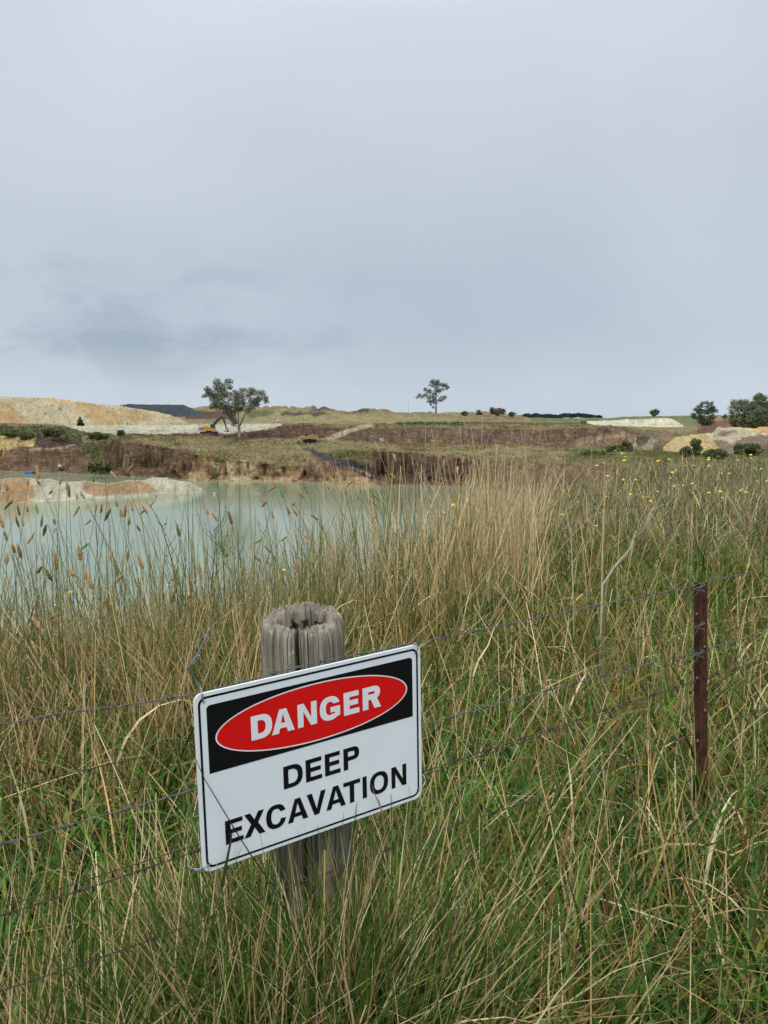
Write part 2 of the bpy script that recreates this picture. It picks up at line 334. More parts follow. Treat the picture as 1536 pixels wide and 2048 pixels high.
poly([(1150, 886), (1200, 872), (1262, 868), (1262, 872), (1205, 879), (1160, 890)], A(164, 134, 104)); poly([(1130, 893), (1160, 888), (1230, 886), (1240, 894), (1180, 895)], A(150, 122, 96))
poly([(1440, 900), (1425, 875), (1470, 890), (1536, 872), (1600, 872), (1600, 905), (1440, 908)], A(112, 92, 80))
poly([(1455, 906), (1500, 885), (1540, 877), (1600, 872), (1600, 883), (1540, 888), (1490, 906)], A(186, 168, 152))
poly([(1130, 900), (1240, 893), (1260, 900), (1400, 902), (1600, 905), (1600, 930), (1130, 925)], A(120, 116, 74), 1)
for _ in range(2): colr[1:-1, 1:-1] = (colr[1:-1, 1:-1] * 2 + colr[:-2, 1:-1] + colr[2:, 1:-1] + colr[1:-1, :-2] + colr[1:-1, 2:]) / 6
colr *= (1 + fbm(PXg / 3, PYg / 1.5, 90, 3) * np.where(gmask < .5, .42, .26) + fbm(PXg / 16, PYg / 3.5, 94, 4) * .26)[..., None]
lt = np.clip(fbm(PXg / 7, PYg / 2.2, 96, 4) - .12, 0, 1)[..., None] * (gmask < .5)[..., None] * (SS < 5.2)[..., None]; colr = colr * (1 - lt) + np.array(A(176, 148, 116)) * lt
dp_ = np.clip(fbm(PXg / 9, PYg / 1.6, 97, 4) - .22, 0, .7)[..., None] * (gmask < .5)[..., None] * (SS < 5.2)[..., None]; colr = colr * (1 - dp_ * 1.1)
# strata and streaks of randomly varied tone on the faces
st = (fbm(PXg / 5, PYg / 14, 91, 3) * .5 + .5)[..., None]
colr = np.where(((gmask < .5) & (SS < 5))[..., None], colr * (.55 + .85 * st), colr)
wet = np.exp(-np.clip((SS - 1) / .10, 0, 9) ** 2) * (SS >= 1)          # washed pale rim at the waterline
colr = colr * (1 - .4 * wet[..., None]) + np.array(A(170, 140, 112)) * .4 * wet[..., None]
colr = np.where((gmask < .5)[..., None], colr * np.array([.92, .97, .90]), colr)
idx = np.arange(R_ * C_).reshape(R_, C_)
Fq = np.stack([idx[:-1, :-1], idx[:-1, 1:], idx[1:, 1:], idx[1:, :-1]], -1).reshape(-1, 4)
Vt = np.stack([X, Y, Z], -1)
hill = link('hills', mesh_np('hills', Vt.reshape(-1, 3), Fq, M_EARTH, colr.reshape(-1, 3), smooth=True))
tag(hill, 'quarry terraces, cut earth banks and grassed hills beyond the pond', kind='structure')
def ground_at(x, y):
    """height of the far terrain near a point (nearest vertex)"""
    d = (X - x) ** 2 + (Y - y) ** 2; i = np.argmin(d); return float(Z.ravel()[i])

# near ground: meadow that ends in a bank falling to the water
def edge_r(a):   # a = azimuth (radians, + = right)
    return np.interp(np.degrees(a), [-180, -60, -27, -20, -12, -7, -2, 3, 8, 12, 16, 20, 26, 60, 180], [3.6, 4.2, 4.5, 4.4, 4.4, 4.6, 5.4, 6.8, 9.2, 12.5, 18, 21, 23, 40, 60])
az = np.concatenate([np.radians(np.arange(-180, -50, 5.)), np.radians(np.arange(-50, 70, .5)), np.radians(np.arange(70, 181, 5.))])
rr = np.concatenate([[.02], np.arange(.3, 30, .3), np.arange(30, 130, 3.)])
AA, RR = np.meshgrid(az, rr); gx = RR * np.sin(AA); gy = RR * np.cos(AA)
def gheight(x, y):
    r = np.hypot(x, y); a = np.arctan2(x, y); e = edge_r(a) + fbm(np.degrees(a) / 6, r * 0, 7, 3) * .35
    front = (np.abs(np.degrees(a)) < 75)
    o = np.clip(r - e, 0, None)
    z = -.004 * np.clip(r - 3, 0, None) + fbm(x / 1.7, y / 1.7, 11, 3) * .05 - .74 * np.where(front, o, 0) * np.clip(o / 1.5, .25, 1)
    return np.maximum(z, -18 - 0 * r)
gz = gheight(gx, gy)
idx = np.arange(gx.size).reshape(gx.shape)
Fq = np.stack([idx[:-1, :-1], idx[:-1, 1:], idx[1:, 1:], idx[1:, :-1]], -1).reshape(-1, 4)
gc = np.array(A(62, 52, 38)) * (1 + .3 * fbm(gx / .3, gy / .3, 5, 3))[..., None]; gc = gc.reshape(-1, 3)
M_SOIL = earth('thatch', .8, 14)
grd = link('ground', mesh_np('ground', np.stack([gx, gy, gz], -1).reshape(-1, 3), Fq, M_SOIL, gc, smooth=True)); tag(grd, 'grassy bank above the pond', kind='structure')
# one plain floor below everything that reaches past the horizon on all sides
mb = MB(); mb.add([(-12000, -12000, -19), (12000, -12000, -19), (12000, 12000, -19), (-12000, 12000, -19)], [(0, 1, 2, 3)])
fl_ = mb.build('terrain', plain('plain_earth', A(110, 115, 75), nscale=.01)); tag(fl_, kind='structure')
# water
wm = Mat('milky_water', .11, .45); wn = wm.noise(.02, 3, .5); wm.base(wm.ramp(wn, [(.3, A(120, 134, 105)), (.7, A(134, 147, 118))]))
bn = wm.bump(wm.noise(.9, 3, .6, (1, .45, 1)), .07, .25); wm.b.inputs['IOR'].default_value = 1.33
gxw, gyw = np.meshgrid(np.linspace(-260, 260, 3), np.linspace(12, 330, 3)); idx = np.arange(9).reshape(3, 3)
Fq = np.stack([idx[:-1, :-1], idx[:-1, 1:], idx[1:, 1:], idx[1:, :-1]], -1).reshape(-1, 4)
wat = link('water', mesh_np('water', np.stack([gxw, gyw, gxw * 0 - 12.5], -1).reshape(-1, 3), Fq, wm.m)); tag(wat, 'milky green pond in the quarry pit', kind='structure')

# ------------------------------------------------------------------ mounds
def mound(name, keys, c0, patches=(), n=(26, 10, 14), rough=(1.0, .6), mat=None, step=1.6, seed=0, spots=0, streak=.0):
    """keys: per px (px, base y, base dist, crest y, crest dist, back dist); base/back sink below the ground"""
    x0, x1 = keys[0][0], keys[-1][0]; q = np.arange(x0, x1 + step, step); ks = [k_[0] for k_ in keys]
    g = lambda j: np.interp(q, ks, [k_[j] for k_ in keys])
    a = P(q, g(1), g(2)); c = P(q, g(3), g(4)); b = P(q, g(1), g(5)); b[:, 2] = np.minimum(a[:, 2], c[:, 2]) - 2.0
    s0 = a.copy(); s0[:, 2] -= 2.5; s0[:, 1] -= 2
    L_ = [s0, a, c, c + (b - c) * .12 + np.array([0, 0, .1]), b]; nn = (2,) + tuple(n[:1]) + (4, n[1]); V = []; T = []
    for i, m_ in enumerate(nn):
        for k_ in range(m_):
            t = k_ / m_; V.append(L_[i] * (1 - t) + L_[i + 1] * t); T.append(i + t)
    V.append(L_[-1]); T.append(4.); V = np.array(V); T = np.repeat(np.array(T)[:, None], len(q), 1); qx = np.repeat(q[None], len(V), 0)
    x_, y_, z_ = V[..., 0], V[..., 1], V[..., 2]; tt_ = z_ - CAMZ; qy = 1024 + F * (-tt_ * CT - y_ * ST) / (y_ * CT - tt_ * ST)
    w_ = np.clip(T - 1, 0, .35) / .35
    sc_l = max(1.0, float(np.mean(g(2))) / 150)
    z_ += w_ * (fbm(x_ / (9 * sc_l), y_ / (9 * sc_l), 100 + seed, 4) * rough[0] + fbm(x_ / (2 * sc_l), y_ / (2 * sc_l), 110 + seed, 3) * rough[1])
    y_ += w_ * fbm((x_ + z_ * streak) / (2.5 * sc_l), 0 * x_, 120 + seed, 3) * rough[0] * 1.2
    cc = np.zeros(V.shape) + np.array(c0)
    acc = np.zeros(cc.shape)
    for it in range(6):
        c1_ = cc.copy(); sx = qx + fbm(qx / 12, qy / 6, 130 + seed + it * 7, 4) * 11 + (qy - 840) * streak * .3; sy = qy + fbm(qx / 12, qy / 6, 140 + seed + it * 7, 4) * 4
        for pts, c in patches:
            ins = np.zeros(sx.shape, bool)
            for i in range(len(pts)):
                (xa, ya), (xb_, yb) = pts[i], pts[(i + 1) % len(pts)]
                if ya != yb: ins ^= ((ya > sy) != (yb > sy)) & (sx < (xb_ - xa) * (sy - ya) / (yb - ya) + xa)
            c1_[ins] = c
        acc += c1_ / 6
    cc = acc * (np.array([.98, 1.0, .95]) if c0[0] < .28 or seed != 8 else np.array([.88, .92, .92]))
    cc *= (1 + fbm((qx + (qy - 840) * streak) / 4, qy / 5, 150 + seed, 4) * .24)[..., None]
    if spots:
        sp_ = (vn(qx / 2.2, qy / 1.4, 160 + seed) > 1 - spots * 2.2) & (vn(qx / 30, qy / 10, 161 + seed) > .4); cc[sp_] = A(88, 82, 58)
    id_ = np.arange(x_.size).reshape(x_.shape); Fq_ = np.stack([id_[:-1, :-1], id_[:-1, 1:], id_[1:, 1:], id_[1:, :-1]], -1).reshape(-1, 4)
    return link(name, mesh_np(name, V.reshape(-1, 3), Fq_, mat or M_PILE, cc.reshape(-1, 3), smooth=True))
o = mound('sand_stockpile', [(-500, 848, 420, 770, 452, 540), (0, 846, 425, 790, 450, 540), (109, 846, 425, 797, 450, 520), (170, 847, 425, 804, 446, 510), (240, 847, 425, 812.5, 443, 500), (300, 847, 426, 821, 440, 480), (342, 846, 428, 829, 438, 460), (376, 845, 432, 844, 436, 445)],
      A(176, 162, 132), [([(0, 800), (30, 805), (58, 845), (20, 850), (-60, 850), (-60, 800)], A(168, 140, 104)), ([(165, 806), (200, 808), (240, 830), (250, 850), (190, 850), (160, 820)], A(172, 144, 106)),
      ([(245, 814), (300, 824), (300, 840), (260, 848)], A(172, 144, 108)), ([(90, 796), (180, 801), (200, 808), (100, 801)], A(190, 158, 108))], spots=.035, seed=1, streak=-1.1, rough=(.9, .5))
tag(o, 'long tan and orange sand stockpile with sloping side at the far edge of the quarry', 'stockpile')
o = mound('gravel_stockpile', [(225, 846, 500, 816, 522, 560), (240, 846, 500, 810, 523, 570), (256, 846, 500, 808, 524, 570), (366, 843, 500, 810, 523, 570), (382, 843, 500, 816, 521, 560), (425, 842, 500, 841.5, 504, 520)], A(66, 70, 76), seed=2, rough=(.6, .5))
tag(o, 'dark charcoal gravel stockpile behind the end of the tan sand pile', 'stockpile')
o = mound('sand_stockpile', [(1112, 849, 430, 846, 436, 450), (1150, 851, 428, 843.5, 440, 460), (1225, 854, 425, 841, 440, 470), (1253, 855, 425, 838, 442, 475), (1262, 855, 425, 839.5, 442, 475), (1343, 855.5, 425, 836.8, 443, 475), (1350, 855, 426, 841, 441, 470), (1366, 853, 428, 851, 434, 450)], A(198, 188, 164), seed=3, rough=(.4, .4))
tag(o, 'long low white sand stockpile in front of the green field', 'stockpile')
o = mound('spoil_mound', [(1396, 856, 340, 853, 344, 370), (1412, 856, 340, 842, 350, 380), (1432, 856, 340, 834, 354, 385), (1458, 856, 340, 833, 354, 385), (1500, 856, 340, 834, 354, 385), (1530, 856, 340, 850, 345, 370)], A(126, 98, 82), [([(1405, 846), (1425, 842), (1540, 842), (1540, 830), (1400, 830)], A(150, 130, 92))], seed=4, rough=(.5, .4))
tag(o, 'brown earth mound between the round dark tree and the clump of gum trees', 'mound')
o = mound('spoil_mound', [(1372, 898, 226, 895, 228, 235), (1390, 902, 224, 875, 246, 262), (1404, 904, 222, 864, 262, 280), (1440, 905, 222, 857.5, 272, 290), (1500, 896, 225, 861, 275, 290), (1540, 885, 235, 866, 275, 290), (1620, 885, 240, 862, 275, 300)], A(182, 170, 142),
      [([(1428, 878), (1446, 876), (1460, 888), (1480, 880), (1510, 870), (1560, 872), (1560, 910), (1420, 910)], A(126, 108, 90)), ([(1430, 866), (1445, 860), (1480, 864), (1440, 868)], A(128, 104, 82))], seed=5, rough=(2.2, 1.2))
tag(o, 'pale grey clay mound with dark gullies beside the yellow sand mound', 'mound')
o = mound('sand_mound', [(1326, 900, 215, 898, 217, 225), (1340, 903, 213, 884, 224, 235), (1350, 904, 212, 872, 228, 245), (1380, 904, 212, 868, 230, 250), (1410, 904, 212, 869, 230, 250), (1424, 902, 213, 880, 226, 240), (1436, 900, 215, 897, 217, 225)], A(180, 158, 114), seed=6, rough=(1.0, .7), spots=.02)
tag(o, 'yellow sand mound in front of the pale clay mound', 'mound')
o = mound('spoil_ridge', [(1430, 868, 290, 866, 292, 300), (1450, 868, 290, 855, 298, 312), (1480, 868, 290, 852.5, 300, 315), (1510, 870, 288, 850, 300, 315), (1536, 875, 285, 849.5, 300, 315), (1640, 878, 285, 848, 300, 315)], A(200, 160, 112),
      [([(1470, 858), (1500, 852), (1515, 868), (1490, 872)], A(190, 182, 150)), ([(1530, 855), (1560, 860), (1560, 880), (1535, 872)], A(206, 150, 96))], seed=7, rough=(1.3, 1.2), spots=.06)
tag(o, 'lumpy orange rubble ridge below the clump of gum trees', 'mound')
q = [(-420, 1030, 961), (0, 1008, 959), (50, 1005, 958), (100, 1003, 960), (158, 1001, 963), (230, 997, 962.5), (284, 993, 960), (300, 992, 956), (318, 990, 955), (350, 989, 957), (372, 988, 961), (392, 986.5, 970), (412, 985, 981)]
ks = []
for (a, b, c) in q:
    fr = float(Pz(a, b, -12.5)[1]); ks.append((a, b, fr, c, fr + 6.5 * min(1, (b - c) / 34) + .5, fr + 15 * min(1, (b - c) / 30) + 1))
o = mound('sand_spit', ks, A(184, 176, 150), [([(-60, 965), (50, 955), (60, 1000), (80, 1012), (-60, 1020)], A(172, 146, 114)), ([(20, 965), (45, 962), (75, 995), (40, 1005), (0, 1003)], A(162, 130, 98)),
      ([(160, 966), (283, 962), (320, 985), (190, 993), (170, 985)], A(166, 134, 100)), ([(10, 966), (60, 968), (75, 985), (30, 985)], A(178, 140, 100))], seed=8, rough=(.5, .45), spots=.05)
tag(o, 'low spit of pale and orange sand reaching into the pond', 'sand spit')

# ------------------------------------------------------------------ leaf clumps
def leaf_quads(cen, size, nrm_up=.0, aspect=.45, rng=RNG):
    n = len(cen); a = rng.normal(size=(n, 3)); a /= np.linalg.norm(a, axis=1)[:, None]; b = rng.normal(size=(n, 3)); b -= (a * b).sum(1)[:, None] * a; b /= np.linalg.norm(b, axis=1)[:, None]
    s = (size * rng.uniform(.6, 1.4, n))[:, None]; a = a * s; b = b * s * aspect
    V = np.stack([cen - a, cen + b, cen + a, cen - b], 1).reshape(-1, 3); return V, np.arange(4 * n).reshape(n, 4)
def clump_pts(c, r, n, flat=.75, rng=RNG):
    d = rng.normal(size=(n, 3)); d /= np.linalg.norm(d, axis=1)[:, None]; rad = rng.uniform(.04, 1.0, n) ** .5
    return c + d * rad[:, None] * np.array([r, r, r * flat])
def tree(name, base, clumps, limbs, D, lab, cat, leafc, barkm, group=None, lsize=.3, dens=90, spread=.6, seed=0, trunk_px=3, zoom=None):
    """clumps (px, py, r px), limbs [[(px,py,half-width px)...]] at distance D: placed in metres about the tree's own place, with real depth"""
    rng = np.random.default_rng(seed); s = D / F; bx, by = base; B = P(bx, by, D)
    root = empty(name, tuple(B)); tag(root, lab, cat, group)
    V = []; C = []
    clumps = [(a, b, c * 1.45) for a, b, c in clumps]; cx = np.mean([c[0] for c in clumps]); wid = (max(c[0] for c in clumps) - min(c[0] for c in clumps)) * s / 2 + .1
    dep = {}
    for i, (x, y, r) in enumerate(clumps):
        u = (x - cx) * s / wid; dy = rng.uniform(-1, 1) * wid * spread * math.sqrt(max(.05, 1 - u * u)); c = np.array([(x - bx) * s, dy, (by - y) * s]); rm = r * s
        n = max(6, int(dens * (r / 6) ** 2)); pts = clump_pts(c, rm, n, .8, rng); V.append(pts); dep[i] = dy
        k_ = rng.uniform(.75, 1.25) * (1 + .25 * ((pts[:, 2] - c[2]) / max(rm, .1)) * 0) * np.ones(n)
        cc = np.array(leafc)[None] * k_[:, None] * rng.uniform(.7, 1.35, (n, 1)); yel = rng.random((n, 1)) < .15; cc = np.where(yel, cc * np.array([1.5, 1.25, .9]), cc); C.append(cc)
    V = np.concatenate(V); C = np.concatenate(C); Vq, Fq_ = leaf_quads(V, lsize, rng=rng)
    link('crown', mesh_np('crown', Vq, Fq_, M_LEAF, np.repeat(C, 4, 0)), root)
    tr = MB(); lb = MB()
    for li, l in enumerate(limbs):
        pts = []; rad = []; n = len(l); yd = rng.uniform(-1, 1) * wid * spread * .5 if li else 0
        for i, (x, y, hw) in enumerate(l):
            pts.append(((x - bx) * s, yd * (i / (n - 1)) if n > 1 else 0, (by - y) * s)); rad.append(max(hw * s, .03))
        if li == 0: pts[0] = (pts[0][0], pts[0][1], pts[0][2] - .5)
        (tr if li == 0 else lb).tube(pts, rad, 7)
    t_ = tr.build('trunk', barkm, root, True)
    if len(limbs) > 1: lb.build('limbs', barkm, t_, True)
    return root
def z5(a): return [(390 + x / 9.035, 750 + y / 9.035, r / 9.035) for x, y, r in a]
c1 = z5([(470, 150, 60), (600, 130, 60), (390, 210, 70), (540, 230, 70), (620, 230, 45), (290, 280, 50), (240, 350, 50), (190, 390, 40), (330, 400, 80), (430, 400, 70), (500, 330, 70), (580, 380, 60), (520, 480, 80), (620, 450, 40), (400, 520, 60), (350, 580, 50), (450, 580, 60), (560, 570, 80), (620, 640, 80), (700, 380, 50), (780, 350, 60), (740, 430, 50), (720, 500, 60), (840, 380, 60), (930, 300, 55), (1040, 300, 60), (1120, 330, 60), (1200, 340, 60), (960, 380, 60), (880, 470, 70), (980, 470, 60), (900, 540, 50), (1020, 540, 60), (1090, 500, 60), (1150, 470, 60), (1200, 440, 50), (1290, 430, 50), (1300, 490, 40), (1140, 540, 40), (1060, 600, 60), (780, 560, 60), (760, 640, 60), (700, 700, 60), (660, 780, 60), (840, 620, 50), (920, 640, 50), (700, 860, 40), (735, 900, 30), (430, 280, 60), (320, 320, 60)])
l1 = [z5(l) for l in ([(800, 1150, 30), (798, 1050, 27), (800, 960, 26), (795, 890, 22)], [(795, 900, 18), (740, 820, 17), (670, 720, 14), (600, 640, 11), (480, 570, 7), (350, 430, 4)], [(670, 720, 11), (655, 600, 8), (620, 430, 6), (600, 230, 3)],
     [(805, 930, 18), (880, 800, 15), (940, 680, 12), (1000, 560, 9), (1100, 400, 4)], [(940, 690, 9), (1080, 580, 6), (1250, 540, 3)], [(795, 900, 12), (785, 780, 10), (800, 600, 7), (790, 380, 3)], [(760, 940, 10), (690, 860, 8), (600, 700, 5)], [(560, 610, 6), (430, 420, 4), (420, 250, 3)])]
tree('gum_tree', (390 + 800 / 9.035, 750 + 1145 / 9.035), c1, l1, 222, 'spreading gum tree with forked pale trunk beside the yellow excavator', 'tree', A(116, 120, 94), M_GUM, lsize=.19, dens=120, seed=3)
def zt(a): return [(790 + x / 12.8, 750 + y / 12.8, r / 12.8) for x, y, r in a]
c2 = zt([(1000, 200, 80), (1080, 190, 50), (940, 200, 50), (880, 275, 30), (950, 310, 35), (1050, 260, 80), (1150, 260, 50), (1220, 280, 50), (1290, 280, 60), (1310, 340, 50), (1350, 330, 30), (1020, 350, 40), (1110, 400, 60), (1060, 430, 60), (1010, 480, 50), (1190, 390, 50), (780, 350, 35), (770, 390, 40), (830, 450, 60), (900, 440, 50), (880, 390, 30), (620, 520, 45), (570, 580, 40), (660, 560, 50), (780, 530, 55), (860, 580, 50), (940, 550, 60), (990, 590, 50), (870, 680, 50), (950, 680, 50), (1000, 710, 50), (930, 750, 35), (980, 830, 35), (1180, 610, 60), (1250, 590, 50), (1290, 560, 30), (1190, 660, 40), (1110, 660, 35), (1000, 640, 50), (720, 550, 35)])
l2 = [zt(l) for l in ([(1052, 965, 25), (1050, 800, 21), (1045, 600, 17), (1060, 450, 11), (1040, 250, 6)], [(1045, 650, 8), (900, 600, 7), (760, 620, 6), (640, 570, 4)], [(1075, 750, 8), (1110, 690, 7), (1200, 650, 4)], [(1055, 580, 9), (1120, 500, 7), (1200, 400, 5), (1300, 320, 3)], [(1040, 720, 7), (880, 660, 4)], [(1030, 860, 6), (980, 830, 4)], [(1045, 520, 6), (900, 440, 4), (790, 370, 3)])]
tree('gum_tree', (872, 826), c2, l2, 425, 'lone tall gum tree with tufted crown on the skyline of the dry hill', 'tree', A(84, 96, 78), M_GUM, lsize=.30, dens=110, seed=5, spread=.45)
def rnd_crown(cx, cy, rx, ry, n, r, seed, lob=.0):
    g = np.random.default_rng(seed); o_ = []
    for _ in range(n):
        a = g.uniform(0, 2 * math.pi); q_ = math.sqrt(g.uniform(0.02, 1.12)); rr_ = r * g.uniform(.35, 1.15); k_ = 1 + lob * math.sin(3 * a + seed)
        o_.append((cx + math.cos(a) * q_ * (rx - rr_ * .6) * k_, cy - math.sin(a) * q_ * (ry - rr_ * .5) * k_, rr_))
    return o_
def bushy(name, x, ybase, cx, cy, rx, ry, D, lab, cat, c, group=None, n=40, r=4, seed=1, dens=60, ls=.25, tw=1.2, bark_=None):
    cl_ = rnd_crown(cx, cy, rx, ry, n, r, seed, .08); g = np.random.default_rng(seed + 50); limbs = [[(x, ybase, tw), (x, (ybase + cy) / 2, tw * .8), (cx, cy, tw * .4)]]
    for _ in range(4): t = cl_[g.integers(len(cl_))]; limbs.append([(x, (ybase + cy) / 2, tw * .5), (t[0], t[1], tw * .25)])
    return tree(name, (x, ybase), cl_, limbs, D, lab, cat, c, bark_ or M_BARK, group, ls, dens, .8, seed)
DKL = A(94, 106, 84)
bushy('oak_tree', 1407, 855, 1408, 827, 23, 23, 345, 'round dark green tree left of the brown earth mound', 'tree', DKL, n=105, r=4.2, seed=11, ls=.25, dens=105, tw=1.6)
bushy('field_tree', 1308, 833, 1308, 825.5, 9, 7, 600, 'small lone dark tree on the top of the green field', 'tree', DKL, n=22, r=2.6, seed=12, ls=.6, dens=110, tw=.8)
gum = 'gum trees in the dense clump on the right skyline'
for i, (x, yb, cx, cy, rx, ry, D, la) in enumerate([(1487, 858, 1487, 830, 31, 30, 322, 'widest gum tree, at the left edge of the clump above the orange rubble ridge'), (1524, 858, 1524, 820, 24, 30, 330, 'tallest gum tree, rising above the back of the clump on the right'),
        (1522, 860, 1520, 838, 26, 20, 312, 'low bushy gum tree at the front of the clump, beside the widest one'), (1572, 860, 1572, 826, 34, 32, 320, 'gum tree at the outer end of the clump, partly out of the picture')]):
    bushy('gum_tree', x, yb, cx, cy, rx, ry, D, la, 'tree', A(110, 122, 92), gum, n=130, r=5.2, seed=20 + i, ls=.25, dens=105, tw=1.5, bark_=M_GUM)
bushy('field_tree', 1450, 838, 1450, 833, 7, 6, 318, 'small dark sapling on top of the brown earth mound', 'tree', DKL, n=12, r=3, seed=30, ls=.25, tw=.6)
tree('conifer', (161, 853.5), [(161 + dx_, y_, r_) for y_, w_, r_ in ((851, 5, 2.4), (849, 4.6, 2.4), (846.5, 3.8, 2.2), (844, 3, 2), (841.5, 2.2, 1.8), (839, 1.4, 1.5), (836.5, .6, 1.1), (834.5, .2, .8)) for dx_ in (-w_, -w_ * .4, w_ * .4, w_)], [[(161, 854, .8), (161, 845, .6), (161, 835, .3)]], 400, 'small dark conifer at the foot of the tan sand stockpile', 'tree', A(66, 80, 60), M_BARK, lsize=.3, dens=160, spread=.9, seed=31)
for i, (x, y, rx, ry, D, la) in enumerate([(929, 829, 8, 6.5, 400, 'dark round shrub on the dry hill, left of the others'), (959, 826, 6, 7, 405, 'reddish shrub on the hill between the lone dark shrub and the pair'), (987, 821, 8, 7, 415, 'left shrub of the dark pair on the hill crest'),
        (1003, 822, 8, 7, 412, 'right shrub of the dark pair on the hill crest'), (995, 826, 4.5, 5, 405, 'small shrub in front of the dark pair on the crest'), (1024, 828, 6, 4.5, 420, 'faint brown shrub where the hill slopes down to the far wood'),
        (1166, 845, 7, 4.5, 420, 'olive shrub in front of the white sand stockpile')]):
    bushy('shrub', x, y + ry * .8, x, y, rx, ry, D, la, 'shrub', A(110, 100, 84) if i != 6 else A(104, 104, 76), 'shrubs on the far hill', n=18, r=3.2, seed=40 + i, ls=.45, tw=.5)
for i, (x, y, rx, ry, D, la) in enumerate([(1251, 894, 12, 13, 190, 'rounded dark bush standing at the end of the grass bench'), (1392, 895, 10, 15, 150, 'pointed dark bush in front of the yellow sand mound'), (1372, 903, 10, 9, 148, 'low dark bush left of the pointed bush by the yellow sand mound'),
        (1497, 900, 28, 12, 150, 'wide low bush in front of the pale dirt track'), (1190, 912, 34, 11, 175, 'long dark green bush along the bank edge above the brown soil'), (1225, 902, 14, 9, 182, 'small bush between the long bank bush and the rounded one'), (1130, 922, 28, 7, 172, 'flat green bush low on the bank, left of the long bank bush'), (1430, 908, 22, 9, 150, 'low bush between the pointed bush and the wide low one')]):
    bushy('bush', x, y + ry, x, y, rx, ry, D, la, 'bush', A(106, 116, 78), 'bushes on the near slope of the quarry', n=int(14 + rx * 1.4), r=5, seed=60 + i, ls=.18, tw=.8, dens=120)
for i, (x, y, rx, ry, D, la) in enumerate([(22, 866, 20, 6, 245, 'dark bush at the edge of the grass above the yellow rock'), (50, 871, 16, 6, 240, 'second dark bush above the yellow rock'), (95, 862, 12, 6, 240, 'green bush above the brown pit wall'), (118, 866, 14, 6, 236, 'bush at the top end of the overgrown gully'),
        (195, 872, 20, 7, 222, 'wide bush at the head of the gully, below the white flat'), (200, 935, 22, 12, 196, 'pale bush at the foot of the gully by the water'), (242, 866, 6, 4, 222, 'tiny bush on the bank edge before the white flat')]):
    bushy('bush', x, y + ry, x, y, rx, ry, D, la, 'bush', A(100, 108, 68), 'bushes round the overgrown gully', n=int(12 + rx), r=4, seed=80 + i, ls=.3, tw=.5, dens=90)
# far wood
V = []; C = []
for x in np.arange(1036, 1204, 1.1):
    top = 828 + 3.2 * fbm(x / 9, 3, 8, 3) + max(0, (1060 - x) * .12) + max(0, (x - 1180) * .18); r = 2.2 * 1200 / F
    for y in (float(top) + 1, float(top) + 3.5, float(top) + 6.5): V.append(clump_pts(P(x + random.uniform(-1, 1), y, 1200 + random.uniform(0, 60)), r, 26))
V = np.concatenate(V); C = np.array(A(62, 76, 74))[None] * RNG.uniform(.7, 1.3, (len(V), 1)); Vq, Fq = leaf_quads(V, .9)
o = link('far_wood', mesh_np('far_wood', Vq, Fq, M_LEAF, np.repeat(C, 4, 0))); tag(o, 'long dark blue-green wood on the horizon', 'wood', kind='stuff')
# rough hillside grass
vis = (gmask > .5) & (PXg > -150) & (PXg < 1700) & (SS > 1) & (SS < 7.05)
ii = np.flatnonzero(vis.ravel()); prob = np.ones(len(ii)); ii = ii[(SS.ravel()[ii] < 6.4) & (Y.ravel()[ii] < 330)]; pick = RNG.choice(ii, 30000)
Vv = Vt.reshape(-1, 3)[pick]; Cc = colr.reshape(-1, 3)[pick]
Vv = Vv + RNG.normal(size=Vv.shape) * np.array([.35, .5, .0]); n = len(Vv); dist = Vv[:, 1] / 200
tuft = (fbm(Vv[:, 0] / 7, Vv[:, 1] / 12, 200, 3) > .1)
hh = RNG.uniform(.12, .42, n) * (1 + .7 * tuft) * np.clip(dist, .7, 1.2); wd = RNG.uniform(.12, .35, n) * np.clip(dist, .8, 2); an = RNG.uniform(0, math.pi, n)
dx = np.cos(an) * wd; dyy = np.sin(an) * wd; z0 = Vv[:, 2] - .15; lx = RNG.normal(size=n) * .2
Vq = np.stack([np.stack([Vv[:, 0] - dx, Vv[:, 1] - dyy, z0], -1), np.stack([Vv[:, 0] + dx, Vv[:, 1] + dyy, z0], -1), np.stack([Vv[:, 0] + dx * .3 + lx, Vv[:, 1] + dyy * .3, z0 + hh], -1), np.stack([Vv[:, 0] - dx * .6 + lx, Vv[:, 1] - dyy * .6, z0 + hh * .8], -1)], 1).reshape(-1, 3)
Cc = Cc * RNG.uniform(.75, 1.3, (n, 1)) * np.where(tuft, 1.0, 1.3)[:, None] * np.where(tuft[:, None], np.array([.93, .98, .85]), 1)
o = link('hillside_grass', mesh_np('hillside_grass', Vq, np.arange(4 * n).reshape(n, 4), M_GRASS, np.repeat(Cc, 4, 0))); tag(o, 'rough grass tufts on the far banks', 'grass', kind='stuff')

